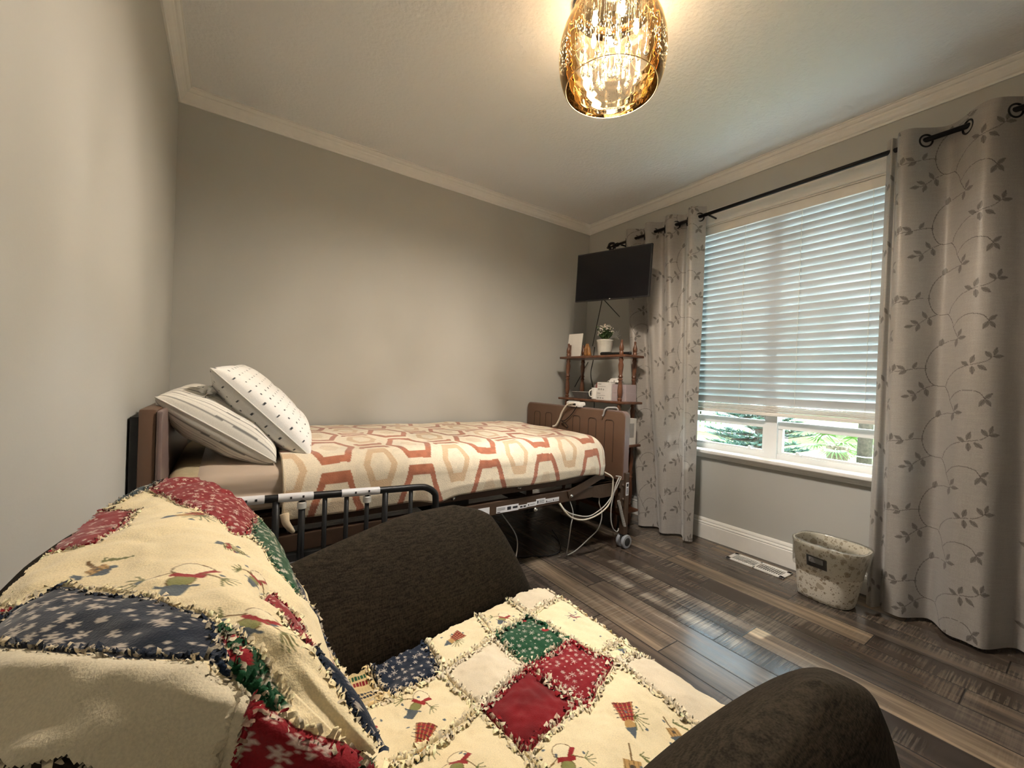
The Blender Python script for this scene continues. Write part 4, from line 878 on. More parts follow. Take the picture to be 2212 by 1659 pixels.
m.lathe([(.002,-.338),(.010,-.334),(.013,-.324),(.010,-.314),(.002,-.310)], (-.1,0,zf), 14, 'y'); m.build('finial', mRodB, rd, True)
for y in (-.46,-1.20,-3.0):
    m = MB(); m.cyl((-.1,y,2.166+zrod(y)),(-.003,y,2.166+zrod(y)),.006,10); m.lathe([(.022,-.006),(.022,-.001),(.008,-.012)][:2], (0,y,2.166+zrod(y)), 16, 'x'); m.build('bracket', mRodB, rd, True, auto=40)
# ------------------------------------------------------------------ waste bin
def terrazzo():
    t = NT('terrazzo_plastic'); b = t.b; P = geo(t); b.inputs['Roughness'].default_value = .45
    base = (.70,.66,.57)
    def layer(c, sc, lo, hi, c1, c2, off):
        mp = t.n('ShaderNodeMapping'); mp.inputs['Location'].default_value = (off,off*2,off*3); t.l(P, mp.inputs[0])
        dn = t.n('ShaderNodeTexNoise'); dn.inputs['Scale'].default_value = sc*.9; t.l(mp.outputs[0], dn.inputs['Vector'])
        vm = t.n('ShaderNodeVectorMath', operation='MULTIPLY_ADD'); t.l(dn.outputs['Color'], vm.inputs[0]); vm.inputs[1].default_value = (.014,)*3; t.l(mp.outputs[0], vm.inputs[2])
        v1 = t.n('ShaderNodeTexVoronoi'); v1.inputs['Scale'].default_value = sc; t.l(vm.outputs[0], v1.inputs['Vector'])
        sp = t.n('ShaderNodeSeparateColor'); t.l(v1.outputs['Color'], sp.inputs[0])
        thr = t.math('MULTIPLY_ADD', sp.outputs[0], hi-lo, lo); k = t.math('LESS_THAN', v1.outputs['Distance'], thr)
        return t.mix(k, c, t.mix(sp.outputs[1], c1, c2))
    c = t.mix(0, base, base); c = layer(c, 30, .05, .50, (.46,.40,.31), (.34,.28,.20), 3.1); c = layer(c, 58, .02, .42, (.30,.24,.16), (.50,.44,.35), 7.7); c = layer(c, 120, -.05, .34, (.10,.065,.04), (.30,.24,.16), 1.3)
    t.l(c, b.inputs['Base Color']); return t.m
mTerr = terrazzo(); mFilm = glassmat('bin_liner_film', (.96,.96,.94), .05, .25, (.9,.9,.87), .22)
wb = root('waste_bin', (-.25,-1.97,0), 'terrazzo patterned oval waste bin with a white plastic liner under the window', 'waste bin')
def ov(z, grow=0., n=72):
    k = z/.285; hy = .112+(.146-.112)*k**1.1+grow; hx = .082+(.112-.082)*k+grow; cx = -.238-.030*k; cy = -1.962-.024*k; P = []
    for i in range(n):
        a_ = 2*PI*i/n; c, s_ = math.cos(a_), math.sin(a_); e_ = 3.0; r = (abs(c)**e_+abs(s_)**e_)**(-1/e_); x, y = hx*r*c, hy*r*s_; th = math.radians(-4)
        P.append((cx+x*math.cos(th)-y*math.sin(th), cy+x*math.sin(th)+y*math.cos(th), z+ (.010*math.cos(a_*2) if k > .9 else 0)*0))
    return P
def stack(levels, flip=False, capb=True, m=None, n=72):
    V = []; F = []
    for L_ in levels: V += L_
    for i in range(len(levels)-1):
        for j in range(n): q = (i*n+j, i*n+(j+1) % n, (i+1)*n+(j+1) % n, (i+1)*n+j); F.append(q)
    if capb: F.append(tuple(reversed(range(n))))
    return V, F
V, F = stack([ov(.001,-.008), ov(.004,-.002)]+[ov(z) for z in np.linspace(.02,.285,12)]+[ov(.285,-.004)]+[ov(z,-.004) for z in np.linspace(.27,.012,8)]+[ov(.012,-.02)])
F.append(tuple(range(len(V)-72, len(V)))); obj('bin_body', V, F, mTerr, wb, True, auto=50)
rs = np.random.RandomState(4)
def film(levels, amp):
    L_ = []
    for z, g in levels: L_.append([(x+amp*(rs.rand()-.5), y+amp*(rs.rand()-.5), zz+amp*(rs.rand()-.5)) for x, y, zz in ov(z, g)])
    return L_
V, F = stack(film([(.158,.010),(.175,.0085),(.20,.008),(.23,.007),(.26,.006),(.283,.005),(.291,.003),(.292,-.004),(.284,-.009),(.25,-.012),(.20,-.016),(.12,-.018),(.04,-.02),(.015,-.03)], .004), capb=False)
obj('liner', V, F, mFilm, wb, True)
m = MB()
def onf(y, z, o):    # point on the room-facing side of the bin
    k = z/.285; return (-.238-.030*k-(.082+.030*k)*.985-o, y, z)
m.add([onf(-1.921,.232,.006),onf(-2.002,.228,.006),onf(-2.002,.176,.006),onf(-1.921,.180,.006)]+[onf(-1.921,.232,.001),onf(-2.002,.228,.001),onf(-2.002,.176,.001),onf(-1.921,.180,.001)], [(0,1,2,3),(7,6,5,4),(0,4,5,1),(1,5,6,2),(2,6,7,3),(3,7,4,0)])
m.build('handle_slot', mRub, wb)
m = MB(); m.add([onf(-1.931,.226,.007),onf(-1.988,.223,.007),onf(-1.988,.199,.007),onf(-1.931,.202,.007)], [(0,1,2,3)]); m.build('label', mGrey, wb)
m = MB()
for k in range(3): m.add([onf(-1.936,.222-k*.007,.0076),onf(-1.983,.2195-k*.007,.0076),onf(-1.983,.2175-k*.007,.0076),onf(-1.936,.220-k*.007,.0076)], [(0,1,2,3)])
m.build('label_print', mInk, wb)
# ------------------------------------------------------------------ armchair
def uphol():
    t = NT('dark_woven_upholstery'); b = t.b; P = geo(t); b.inputs['Roughness'].default_value = .85; b.inputs['Specular IOR Level'].default_value = .08; b.inputs['Sheen Weight'].default_value = 0
    mp = t.n('ShaderNodeMapping'); mp.inputs['Scale'].default_value = (1,1,.12); t.l(P, mp.inputs[0]); m2 = t.n('ShaderNodeMapping'); m2.inputs['Scale'].default_value = (.15,.15,1); t.l(P, m2.inputs[0])
    n1 = t.noise(mp.outputs[0], 420, 2); n2 = t.noise(m2.outputs[0], 420, 2); n = t.math('MULTIPLY', t.math('ADD', n1, n2), .5)
    t.l(t.ramp(n, [(.38,(.013,.0098,.0068)),(.62,(.040,.031,.021))]), b.inputs['Base Color']); t.bump(n, .35, .002); return t.m
mUph = uphol()
ANG = math.radians(5); OC = (-2.28,-2.17); CU = (math.cos(ANG), math.sin(ANG)); CV = (-math.sin(ANG), math.cos(ANG))
def LW(fx, fy, z):
    fx, fy, z = np.asarray(fx, float), np.asarray(fy, float), np.asarray(z, float)
    return np.stack([OC[0]+fx*CU[0]+fy*CV[0], OC[1]+fx*CU[1]+fy*CV[1], z+0*fx], -1)
ch = root('armchair', (OC[0],OC[1],0), 'dark brown upholstered armchair against the left wall under the patchwork quilt', 'armchair')
def ringmesh(name, rings, mat, par, sm=True, auto=None, strip=False):
    n = len(rings[0]); V = np.concatenate(rings); F = [(i*n+j, i*n+(j+1) % n, (i+1)*n+(j+1) % n, (i+1)*n+j) for i in range(len(rings)-1) for j in range(n)]
    k = (len(rings)-1)*n
    if strip: F += [(k+j, k+j+1, k+(n-j-1), k+((n-j) % n)) for j in range(n//2)]; F.append(tuple(reversed(range(n))))
    else: F.append(tuple(reversed(range(n)))); F.append(tuple(range(k, k+n)))
    return obj(name, V, F, mat, par, sm, auto=auto)
for sg in (1, -1):
    zl = [.10,.12,.20,.30,.38,.43,.47,.51,.54,.57,.595,.615,.632,.646,.658,.668,.676,.682,.685]
    ffz = [.10,.37,.50,.60,.65,.687]; ff_ = [.392,.366,.298,.245,.212,.10]
    rings = []
    for z in zl:
        ff = np.interp(z, ffz, ff_)+.012; fbk = -.505+.10*max(0, (z-.56)/.13)**2
        top = max(0, (z-.575)/.1125); w = .116*math.sqrt(max(0, 1-top**2))+.004
        if z < .12: w -= .006; ff -= .006
        n = 56; a_ = np.linspace(0,2*PI,n,endpoint=False); e_ = 3.4; c, s_ = np.cos(a_), np.sin(a_); r = (np.abs(c)**e_+np.abs(s_)**e_)**(-1/e_)
        fx = (ff+fbk)/2+(ff-fbk)/2*r*c; spl = .052*(fx+.22)/.57; tz = min(1, max(0,(z-.42)/.268)); tz = min(tz, .985); yi = .358-.153*(1-tz**1.9)**.68; yo = .358+.082*max(0,1-tz**2.8)**.5; cy_ = (yi+yo)/2+spl; fy = cy_+(yo-yi)/2*r*s_
        zz = z*(1-.085*np.clip((-.02-fx)/.30, 0, 1)**1.2*np.clip((z-.3)/.3, 0, 1)); rings.append(LW(fx, sg*fy, zz))
    if sg < 0: rings = [np.roll(r[::-1], 1, axis=0) for r in rings]
    o_ = ringmesh('armrest', rings, mUph, ch, strip=True); sb_ = o_.modifiers.new('smooth','SUBSURF'); sb_.levels = 1; sb_.render_levels = 1
QN=np.array([(-.585,.70),(-.58,.79),(-.545,.832),(-.48,.848),(-.425,.843),(-.358,.80),(-.328,.735),(-.307,.676),(-.275,.564),(-.243,.495),(-.19,.474),(-.05,.475),(.1,.475),(.25,.472),(.305,.455),(.325,.42),(.333,.34)])
QT=np.r_[0,np.cumsum(np.hypot(*np.diff(QN,axis=0).T))]
def qspl(t):
    t=np.clip(t,0,QT[-1]-1e-6); i=np.clip(np.searchsorted(QT,t,side='right')-1,0,len(QT)-2)
    u=(t-QT[i])/(QT[i+1]-QT[i]); n=len(QN)
    P0=QN[np.maximum(i-1,0)];P1=QN[i];P2=QN[i+1];P3=QN[np.minimum(i+2,n-1)]
    u=u[...,None]; h=(QT[i+1]-QT[i])[...,None]
    def tan(a,b,c,ta,tb,tc): return None
    m1=(P2-P0)/((QT[i+1]-QT[np.maximum(i-1,0)])[...,None]); m2=(P3-P1)/((QT[np.minimum(i+2,n-1)]-QT[i])[...,None])
    return (2*u**3-3*u**2+1)*P1+(u**3-2*u**2+u)*h*m1+(-2*u**3+3*u**2)*P2+(u**3-u**2)*h*m2
def qsurf(s,t,off=0.):
    s,t=np.broadcast_arrays(np.asarray(s,float),np.asarray(t,float))
    q=qspl(t); fx=q[...,0].copy(); z=q[...,1].copy()
    wr=np.clip(1-(t-QT[3])/(QT[5]-QT[3]),0,1); wb=np.clip(1-(t-QT[5])/(QT[7]-QT[5]),0,1)
    a=np.maximum(np.abs(s)-.05,0)/.26
    fx+=.13*a**2*wr
    z-=.04*(np.maximum(np.abs(s)-.18,0)/.15)**2*wb
    wm=np.clip((t-QT[4])/.05,0,1)*np.clip((QT[9]-t)/.1,0,1)
    z-=.55*np.maximum(-.238-s,0)*np.clip((QT[6]-t)/.1,0,1)
    wf=np.clip((t-QT[11])/(QT[13]-QT[11]),0,1)
    fx+=.07*s*wf+.1*np.minimum(s,0)*wm
    z+=off
    return fx,s,z
# backrest
rings = []
tt_ = np.linspace(.0, QT[9], 40)
for s0 in list(np.linspace(-.335,.335,41)):
    k = max(0, (abs(s0)-.255)/.08); sc = math.sqrt(max(0.02, 1-k*k))
    fx, fy, z = qsurf(np.full(40, s0), tt_); ins = np.interp(tt_, [0,.17,.24,.5], [.001,.003,.012,.013]); fx = fx-ins*np.sign(fx+.46); z = z-ins
    # closed section: rear bottom, up the rear, over the top, down the front
    fx = np.r_[-.575+ (.13*(max(abs(s0)-.05,0)/.26)**2)*.8, fx, -.24, -.24]; z = np.r_[.10, z, .30, .10]; fy = np.full(len(fx), s0)
    cxm, czm = -.42, .45; fx = cxm+(fx-cxm)*(.55+.45*sc); z = np.where(z > .3, .3+(z-.3)*(.72+.28*sc), z); rings.append(LW(fx, fy, z))
ringmesh('backrest', rings, mUph, ch)
# seat cushion and base
def rbox(name, fx0, fx1, fy0, fy1, z0, z1, r, e_=6, crown=.0):
    R_ = []
    for i in range(15):
        ph = -PI/2+PI*i/14; zz = (z0+z1)/2+(z1-z0)/2*np.sign(math.sin(ph))*abs(math.sin(ph))**.45; sh = r*(1-abs(math.cos(ph))**.5)
        a_ = np.linspace(0,2*PI,64,endpoint=False); c, s_ = np.cos(a_), np.sin(a_); q = (np.abs(c)**e_+np.abs(s_)**e_)**(-1/e_)
        R_.append(LW((fx0+fx1)/2+((fx1-fx0)/2-sh)*q*c, (fy0+fy1)/2+((fy1-fy0)/2-sh)*q*s_, np.full(64, zz)))
    return ringmesh(name, R_, mUph, ch)
rbox('seat_cushion', -.27, .318, -.25, .25, .29, .462, .05)
rbox('seat_base', -.30, .330, -.30, .30, .10, .292, .02, 10)
mLegW = pm('dark_wood_foot', (.03,.018,.012), .4)
for fx, fy in ((.30,.36),(.30,-.36),(-.42,.30),(-.42,-.30)):
    c = LW(fx, fy, 0); MB().lathe([(.018,0),(.022,.03),(.026,.115)], (c[0],c[1],0), 16).build('foot', mLegW, ch, True, auto=40)
# ------------------------------------------------------------------ patchwork quilt
def quilt():
    h = .0012
    ss = np.arange(-.325, .300, h); ts = np.arange(.085, QT[15]+.02, h); SG, TG = np.meshgrid(ss, ts, indexing='ij')
    CRM = np.array(srgb(240,224,184)); PLN = np.array(srgb(226,212,184)); NAV = np.array(srgb(25,36,54)); RED = np.array(srgb(132,22,32)); DRD = np.array(srgb(120,18,26)); GRN = np.array(srgb(26,74,46)); BAK = np.array(srgb(214,204,178)); HSE = np.array(srgb(214,190,140)); TEAL = np.array(srgb(52,70,76))
    P = [  # type, colour, outline in quilt coordinates
     ('teal',TEAL,[(.145,.145),(.26,.12),(.26,.192),(.18,.188),(.145,.175)]),
     ('red',RED,[(.26,.192),(.18,.188),(.126,.234),(.069,.265),(-.002,.293),(.012,.308),(.05,.314),(.107,.331),(.16,.345),(.26,.33)]),
     ('red',RED,[(.145,.10),(.145,.150),(.104,.207),(.018,.204),(-.013,.191),(.008,.150),(.03,.10)]),
     ('green',GRN,[(.012,.308),(.05,.314),(.107,.331),(.16,.345),(.26,.40),(.0,.43),(-.05,.378),(-.079,.353),(-.046,.327)]),
     ('navy',NAV,[(-.074,.177),(-.106,.195),(-.134,.21),(-.195,.222),(-.22,.209),(-.245,.197),(-.212,.177),(-.179,.164),(-.137,.147),(-.118,.138),(-.095,.150)]),
     ('green',GRN,[(-.195,.222),(-.225,.217),(-.262,.205),(-.262,.198),(-.245,.197),(-.22,.209)]),
     ('plain',BAK,[(-.118,.138),(-.137,.147),(-.179,.164),(-.212,.177),(-.233,.187),(-.251,.197),(-.266,.176),(-.280,.155),(-.255,.08),(-.10,.08)]),
     ('red',RED,[(-.251,.197),(-.272,.199),(-.31,.235),(-.34,.235),(-.34,.08),(-.255,.08),(-.280,.155),(-.266,.176)]),
     ('red',RED,[(-.067,.146),(-.088,.157),(-.118,.138),(-.10,.08),(-.05,.08)]),
     ('navy',NAV,[(-.24,.26),(-.34,.235),(-.34,.37),(-.25,.345)]),
     ('red',RED,[(-.115,.322),(-.22,.262),(-.24,.26),(-.25,.30),(-.14,.360)]),
     ('house',HSE,[(.122,.66),(.30,.66),(.30,.752),(.119,.757)]),
     ('navy',NAV,[(.30,.752),(.119,.757),(.121,.856),(.189,.869),(.30,.875)]),
     ('plain',PLN,[(.121,.856),(.145,.986),(.040,.989),(.012,.864)]),
     ('green',GRN,[(.145,.986),(.172,1.100),(.048,1.109),(.040,.989)]),
     ('red',RED,[(.048,1.109),(-.054,1.135),(-.090,1.008),(.040,.989)]),
     ('plain',DRD,[(.040,.989),(-.078,.999),(-.092,.868),(.012,.864)]),
     ('plain',PLN,[(.30,1.095),(.172,1.104),(.190,1.232),(.30,1.232)]),
     ('plain',PLN,[(-.054,1.135),(-.232,1.128),(-.25,1.30),(-.064,1.30)]),
     ('navy',NAV,[(-.232,1.128),(-.30,1.11),(-.30,1.30),(-.25,1.30)]),
     ('red',RED,[(.215,1.232),(.135,1.232),(.135,1.40),(.215,1.40)]),
     ('red',RED,[(.10,.46),(.215,.45),(.26,.58),(.11,.60)]),('green',GRN,[(-.20,.46),(-.06,.47),(-.07,.60),(-.20,.60)]),('navy',NAV,[(-.06,.47),(.05,.46),(.05,.36),(-.05,.378)]),
    ]
    extra = [[(.26,1.01),(.145,.986)],[(-.092,.868),(-.30,.86)],[(.0,1.27),(-.02,1.13)],[(.012,.864),(.0,.70),(-.25,.69)],[(.30,.99),(.25,.99)],[(.190,1.232),(-.064,1.245)]]
    wxs = SG+.0035*vnoise(SG*55, TG*55, 51)*2; wxt = TG+.0035*vnoise(SG*55, TG*55, 52)*2
    def inside(poly, X, Y):
        c = np.zeros(X.shape, bool); n = len(poly)
        for i in range(n):
            (x0,y0),(x1,y1) = poly[i], poly[(i+1) % n]
            if y0 == y1: continue
            c ^= ((y0 > Y) != (y1 > Y)) & (X < (x1-x0)*(Y-y0)/(y1-y0)+x0)
        return c
    ID = np.full(SG.shape, -1)
    for k, (ty, co, po) in enumerate(P): ID[inside(po, wxs, wxt)] = k
    C = np.ones(SG.shape+(3,))*CRM
    for k, (ty, co, po) in enumerate(P): C[ID == k] = co
    default = ID == -1
    # --- painter on sub windows
    def win(x, y, r):
        i0, i1 = max(int((x-r-ss[0])/h), 0), min(int((x+r-ss[0])/h)+2, len(ss)); j0, j1 = max(int((y-r-ts[0])/h), 0), min(int((y+r-ts[0])/h)+2, len(ts)); return (slice(i0,i1), slice(j0,j1)) if i1 > i0 and j1 > j0 else None
    def line(a, b, w, co, mask):
        r = math.hypot(a[0]-b[0], a[1]-b[1])/2+w*2; W_ = win((a[0]+b[0])/2, (a[1]+b[1])/2, r)
        if W_ is None: return
        X, Y = SG[W_], TG[W_]; dx, dy = b[0]-a[0], b[1]-a[1]; t_ = np.clip(((X-a[0])*dx+(Y-a[1])*dy)/(dx*dx+dy*dy+1e-12), 0, 1); m_ = (np.hypot(X-a[0]-t_*dx, Y-a[1]-t_*dy) < w) & mask[W_]; C[W_][m_] = co
    def ell(c, rx, ry, an, co, mask, ringw=None):
        W_ = win(c[0], c[1], max(rx, ry)*1.2)
        if W_ is None: return
        X, Y = SG[W_]-c[0], TG[W_]-c[1]; u_ = (X*math.cos(an)+Y*math.sin(an))/rx; v_ = (-X*math.sin(an)+Y*math.cos(an))/ry; q = np.hypot(u_, v_); m_ = (q < 1) & mask[W_]
        if ringw: m_ &= q > 1-ringw
        C[W_][m_] = co
    def pol(pts, co, mask):
        xs = [p[0] for p in pts]; ys = [p[1] for p in pts]; cx, cy = sum(xs)/len(xs), sum(ys)/len(ys); W_ = win(cx, cy, max(max(xs)-min(xs), max(ys)-min(ys)))
        if W_ is None: return
        m_ = inside(pts, SG[W_], TG[W_]) & mask[W_]; C[W_][m_] = co
    R_ = random.Random(11)
    snow = {}
    for k, (ty, co, po) in enumerate(P):
        if ty not in ('navy','red','green','teal'): continue
        mk = ID == k; xs = [p[0] for p in po]; ys = [p[1] for p in po]; small = ys and (sum(ys)/len(ys) < .40)
        p_ = .0095 if small else .0135; light = co*.35+np.array(srgb(226,214,200))*.65
        x = min(xs)
        while x < max(xs):
            y = min(ys)
            while y < max(ys):
                cx, cy = x+R_.uniform(-.004,.004), y+R_.uniform(-.004,.004); r = R_.choice((.0016,.0026,.0038,.0055))*(.62 if small else 1); a0 = R_.uniform(0,1)
                if r < .002: ell((cx,cy), .0013, .0013, 0, light, mk)
                else:
                    for j in range(3): an = a0+j*PI/3; line((cx-r*math.cos(an),cy-r*math.sin(an)),(cx+r*math.cos(an),cy+r*math.sin(an)), .00062, light, mk)
                y += p_
            x += p_
        if ty == 'green':
            for j in range(3):
                cx, cy = R_.uniform(min(xs),max(xs)), R_.uniform(min(ys),max(ys)); ell((cx,cy), .008, .0055, R_.uniform(0,3), RED*1.3, mk); ell((cx+.006,cy+.002), .0035, .003, 0, CRM, mk)
    # rows of little printed blocks
    k = [i for i, q in enumerate(P) if q[0] == 'house'][0]; mk = ID == k; cols = [NAV,HSE*.85,RED,GRN*1.2,HSE*.8,NAV]
    rr = np.floor(SG/.011+100).astype(int); fr = (SG/.011+100) % 1; ft = (TG/.0055) % 1
    for q in range(6): m_ = mk & (rr % 6 == q) & (fr > .18) & (fr < .85) & (ft > .25); C[m_] = cols[q]
    k2 = [i for i, q in enumerate(P) if q[1] is DRD][0]; C[ID == k2] *= (1+.25*vnoise(SG*40,TG*40,61)*2)[ID == k2][:,None]
    # printed winter figures on the cream cloth
    BR = np.array(srgb(120,92,52)); OLV = np.array(srgb(112,112,66)); GB = np.array(srgb(84,94,102)); RR = np.array(srgb(150,38,42)); TN = np.array(srgb(186,148,92)); DK = np.array(srgb(70,60,48)); IV = np.array(srgb(240,226,190))
    def motif(cx, cy, an, sc, kind):
        ca, sa_ = math.cos(an), math.sin(an); T_ = lambda x, y: (cx+sc*(x*ca-y*sa_), cy+sc*(x*sa_+y*ca)); mk = default; w = .00085
        if kind == 0:     # snow figure with twig arms, red scarf and grey hat
            ell(T_(0,-.012), .015*sc, .013*sc, an, BR, mk); ell(T_(0,-.012), .0138*sc, .0118*sc, an, IV, mk); ell(T_(0,.010), .010*sc, .010*sc, an, BR, mk); ell(T_(0,.010), .0088*sc, .0088*sc, an, OLV*1.5, mk)
            pol([T_(-.012,.002),T_(.014,.004),T_(.015,-.002),T_(-.011,-.004)], RR, mk); pol([T_(.008,.002),T_(.020,-.014),T_(.013,-.017),T_(.003,-.002)], RR, mk)
            pol([T_(-.010,.018),T_(.010,.018),T_(.007,.034),T_(-.007,.034)], GB, mk); line(T_(-.014,.018), T_(.014,.018), w*1.6, GB, mk)
            for sx in (-1, 1):
                line(T_(sx*.010,-.004), T_(sx*.032,.008), w, BR, mk)
                for q in range(5): line(T_(sx*.026,.005), T_(sx*(.030+.010*math.cos(q*.6-1)),.008+.014*math.sin(q*.6-1.0)), w*.8, OLV, mk)
        elif kind == 1:   # long red coat with checked pattern
            pol([T_(-.016,-.020),T_(.016,-.020),T_(.009,.012),T_(-.009,.012)], RR, mk)
            for q in range(5): line(T_(-.014+q*.007,-.020), T_(-.008+q*.004,.012), w*.7, TN, mk); line(T_(-.016,-.018+q*.006), T_(.016,-.018+q*.006), w*.7, DK, mk)
            ell(T_(0,.018), .008*sc, .008*sc, an, TN, mk); pol([T_(-.009,.022),T_(.009,.022),T_(0,.040)], GB, mk)
            for q in range(7): line(T_(.010,.006), T_(.014+.016*math.cos(q*.5-1),.010+.018*math.sin(q*.5-1)), w*.8, OLV, mk)
        elif kind == 2:   # sprig tree with berries
            line(T_(0,-.024), T_(0,.026), w*1.3, BR, mk)
            for q in range(8):
                y0 = -.018+q*.005; l = .018-.0018*q
                for sx in (-1, 1): line(T_(0,y0), T_(sx*l,y0+.008), w, OLV, mk)
            for q in range(7): ell(T_(R_.uniform(-.014,.014), R_.uniform(-.018,.018)), .0022, .0022, 0, RR, mk)
            pol([T_(-.012,-.030),T_(.012,-.030),T_(.008,-.018),T_(-.008,-.018)], GB, mk)
        elif kind == 3:   # little wooden house on a post
            pol([T_(-.012,-.010),T_(.012,-.010),T_(.012,.010),T_(-.012,.010)], TN, mk); pol([T_(-.016,.009),T_(.016,.009),T_(0,.026)], GB, mk); ell(T_(0,0), .004*sc, .004*sc, 0, DK, mk); line(T_(0,-.010), T_(0,-.034), w*1.6, BR, mk)
            for q in range(4): line(T_(-.010+q*.006,-.010), T_(-.010+q*.006,.010), w*.6, BR, mk)
            for q in range(5): line(T_(.012,-.02), T_(.018+.006*q,-.026+.007*q), w, OLV, mk)
        else:             # swirl of red ribbon with leaves
            for q in range(14): a1, a2 = q*.35, (q+1)*.35; r1, r2 = .016-.0009*q, .016-.0009*(q+1); line(T_(r1*math.cos(a1), r1*math.sin(a1)), T_(r2*math.cos(a2), r2*math.sin(a2)), w*2.6, RR, mk)
            for q in range(6): line(T_(0,0), T_(.022*math.cos(q+.3), .022*math.sin(q+.3)), w, GB, mk)
        for q in range(3):
            x, y = R_.uniform(-.03,.03), R_.uniform(-.035,.035); s5 = .0028; c5 = T_(x, y); ell(c5, s5, s5*.7, R_.uniform(0,3), GB*1.1, mk)
    fixed = [(.043,.262,2.6,.9,1),(.030,.197,.4,.55,2),(-.125,.240,2.2,.9,0),(-.067,.197,1.2,.5,3),(-.215,.238,2.8,.7,0),(-.055,.285,.3,.55,2),(-.111,.300,2.1,.6,0),
      (.190,1.042,2.4,.85,0),(.190,.925,2.9,.8,1),(-.016,1.185,1.9,.9,0),(.101,1.175,2.2,.9,4),(.085,.790,2.5,.95,0),(.020,.765,2.3,1.05,1),(-.05,.78,2.2,1.0,0),(-.140,1.045,2.2,1.1,1),(-.205,1.08,2.0,.8,3),(-.20,.975,2.4,1.1,3),(-.135,.905,2.0,1.05,0),(-.165,.76,2.2,1.,2),(.08,.70,2.1,.9,4)]
    for f_ in fixed: motif(*f_)
    for i in range(22):
        x, y = R_.uniform(-.25,.25), R_.uniform(.36,.66); motif(x, y, R_.uniform(1.5,3), .9, R_.randrange(5))
    # --- seams
    segs = []
    for ty, co, po in P: segs += [(po[i], po[(i+1) % len(po)]) for i in range(len(po))]
    for e_ in extra: segs += list(zip(e_[:-1], e_[1:]))
    D = np.full(SG.shape, 1.)
    for a, b in segs:
        r = math.hypot(a[0]-b[0], a[1]-b[1])/2+.04; W_ = win((a[0]+b[0])/2, (a[1]+b[1])/2, r)
        if W_ is None: continue
        dx, dy = b[0]-a[0], b[1]-a[1]; X, Y = wxs[W_], wxt[W_]; t_ = np.clip(((X-a[0])*dx+(Y-a[1])*dy)/(dx*dx+dy*dy+1e-12), 0, 1); D[W_] = np.minimum(D[W_], np.hypot(X-a[0]-t_*dx, Y-a[1]-t_*dy))
    C = C*(1+.05*vnoise(SG*30, TG*30, 71)*2)[...,None]
    def height(s, t, d):
        H_ = .0045+.0055*(1-np.exp(-d/.018))+.004*vnoise(s*13, t*13, 81)*2+.0022*vnoise(s*34, t*30, 82)*2+.0012*vnoise(s*90, t*90, 83)*2
        wr = np.clip((t-.66)/.1, 0, 1)*np.clip((.85-t)/.1, 0, 1); H_ += .006*wr*np.sin(s*70+3*vnoise(s*6,t*6,84))
        top = np.clip((.36-t)/.06, 0, 1); H_ += .010*top*np.exp(-(((s-.205)/.05)**2+((t-.195)/.03)**2))
        # the near end is folded back over itself along a roll
        ed = (t-(.147-(s+.137)*.44)); roll = np.clip((-.10-s)/.04, 0, 1)*top; H_ += .008*roll*np.exp(-((ed+.012)/.012)**2)
        return H_
    def nrm_pos(s, t, H_):
        e_ = 1e-3; a = LW(*qsurf(s, t)); b = LW(*qsurf(s+e_, t)); c = LW(*qsurf(s, t+e_)); n_ = np.cross(c-a, b-a); n_ /= np.linalg.norm(n_, axis=-1, keepdims=True)+1e-12
        flip = np.where(n_[...,2] < -.2, -1, 1)[...,None]; n_ = n_*flip
        return a+n_*np.asarray(H_)[...,None], n_
    Hh = height(SG, TG, D); Pos, Nn = nrm_pos(SG, TG, Hh)
    # outline of the cloth
    tmin = np.interp(SG, [-.33,-.29,-.277,-.248,-.209,-.137,-.05,0,.04,.13,.20,.30], [.150,.160,.161,.143,.122,.118,.150,.163,.170,.173,.172,.172])+.004*vnoise(SG*120,SG*0,91)*2
    smax = np.interp(TG, [.10,.19,.255,.30,.34,.40,.60,.70,.78,1.1,1.3], [.232,.232,.200,.172,.172,.198,.212,.205,.205,.245,.250])+.003*vnoise(TG*130,TG*0,92)*2
    smin = np.interp(TG, [.10,.16,.22,.27,.36,.42,.60,1.0,1.3], [-.29,-.292,-.292,-.288,-.262,-.24,-.205,-.235,-.250])+.003*vnoise(TG*130,TG*0,93)*2
    keep = (TG > tmin) & (SG < smax) & (SG > smin)
    ns, nt = SG.shape; F = gridfaces(ns, nt); kf = keep.ravel()[F].all(1); F = F[kf]
    used = np.unique(F); rm = np.full(ns*nt, -1); rm[used] = np.arange(len(used)); F = rm[F]
    q = obj('patchwork_quilt', Pos.reshape(-1,3)[used], F[:, ::-1], attrmat('flannel_patchwork', .95, .35, 700, sheen=.3, bd=.0015, spec=.1), None, True, col=C.reshape(-1,3)[used])
    tag(q, 'patchwork rag quilt in cream, red, green and navy draped over the armchair', 'quilt')
    # --- frayed ruffles along the seams
    rs = np.random.RandomState(17); V = []; Fq = []; CC = []
    def colour_at(s, t):
        i = min(max(int((s-ss[0])/h), 0), len(ss)-1); j = min(max(int((t-ts[0])/h), 0), len(ts)-1)
        k_ = ID[i, j]; return CRM*.95 if k_ < 0 else P[k_][1]
    edges = list(segs)
    tm1 = lambda s: float(np.interp(s, [-.33,-.29,-.277,-.248,-.209,-.137,-.05,0,.04,.13,.20,.30], [.150,.160,.161,.143,.122,.118,.150,.163,.170,.173,.172,.172]))
    sg_ = np.linspace(-.29,.225,26); edges += [((a, tm1(a)+.003), (b, tm1(b)+.003)) for a, b in zip(sg_[:-1], sg_[1:])]
    sq = []; Tq = []
    base = []
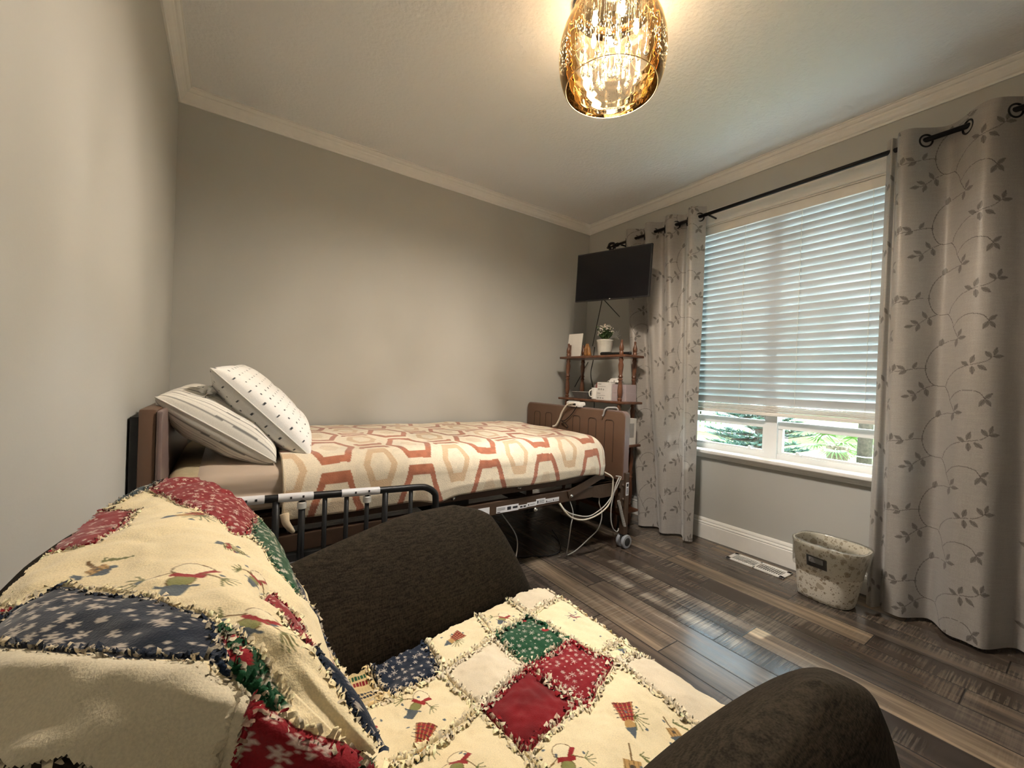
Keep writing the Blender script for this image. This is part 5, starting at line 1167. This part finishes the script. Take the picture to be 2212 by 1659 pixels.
    for a, b in edges:
        L_ = math.hypot(a[0]-b[0], a[1]-b[1]); n = max(2, int(L_/.0019)); px, py = -(b[1]-a[1])/max(L_,1e-6), (b[0]-a[0])/max(L_,1e-6)
        for i in range(n):
            f = (i+rs.rand())/n; s, t = a[0]+(b[0]-a[0])*f, a[1]+(b[1]-a[1])*f
            for sd in (-1, 1): base.append((s+px*sd*.0012, t+py*sd*.0012, px*sd, py*sd, (b[0]-a[0])/max(L_,1e-6), (b[1]-a[1])/max(L_,1e-6)))
    B = np.array(base); s, t = B[:,0], B[:,1]
    tmn = np.interp(s, [-.33,-.29,-.277,-.248,-.209,-.137,-.05,0,.04,.13,.20,.30], [.150,.160,.161,.143,.122,.118,.150,.163,.170,.173,.172,.172]); smx = np.interp(t, [.10,.19,.255,.30,.34,.40,.60,.70,.78,1.1,1.3], [.232,.232,.200,.172,.172,.198,.212,.205,.205,.245,.250]); smn = np.interp(t, [.10,.16,.22,.27,.36,.42,.60,1.0,1.3], [-.29,-.292,-.292,-.288,-.262,-.24,-.205,-.235,-.250])
    ok = (t > tmn-.002) & (s < smx+.003) & (s > smn-.003) & (t < QT[15]); B = B[ok]; s, t = B[:,0], B[:,1]
    p0, n0 = nrm_pos(s, t, height(s, t, np.zeros(len(s)))-.001); ps, _ = nrm_pos(s+1e-3*B[:,2], t+1e-3*B[:,3], 0*s); pb, _ = nrm_pos(s, t, 0*s); side = ps-pb; side /= np.linalg.norm(side,axis=1)[:,None]
    along = np.cross(n0, side)
    for i in range(len(B)):
        kz = 1.75 if t[i] > .45 else .82; w = (.0012+.0011*rs.rand())*kz; l = (.0036+.0034*rs.rand())*kz; lean = .25+.9*rs.rand(); sk = rs.randn()*.5
        d1 = n0[i]*.9+side[i]*lean*.5+along[i]*sk*.4; d2 = n0[i]*(.5-.6*rs.rand())+side[i]*lean+along[i]*sk; a_ = along[i]*w; tw = n0[i]*w*rs.randn()*.6
        q0 = p0[i]; q1 = q0+d1*l*.55; q2 = q1+d2*l*.6; q3 = q2+(d2*.5-n0[i]*.9)*l*.35
        k0 = len(V); V += [q0-a_, q0+a_, q1+a_+tw, q1-a_-tw, q2+a_*.9-tw, q2-a_*.9+tw, q3+a_*.5, q3-a_*.5]; Fq += [(k0,k0+1,k0+2,k0+3),(k0+3,k0+2,k0+4,k0+5),(k0+5,k0+4,k0+6,k0+7)]
        c1 = colour_at(s[i]+B[i,2]*.005, t[i]+B[i,3]*.005); mixc = PLN*.9 if rs.rand() < .42 else c1*1.15; cc = c1*.5+mixc*.5 if rs.rand() < .4 else mixc
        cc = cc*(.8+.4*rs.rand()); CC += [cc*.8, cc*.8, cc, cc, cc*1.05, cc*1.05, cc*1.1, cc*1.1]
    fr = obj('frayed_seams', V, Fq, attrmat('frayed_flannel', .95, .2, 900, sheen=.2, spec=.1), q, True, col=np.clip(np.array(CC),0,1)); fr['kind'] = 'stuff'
quilt()
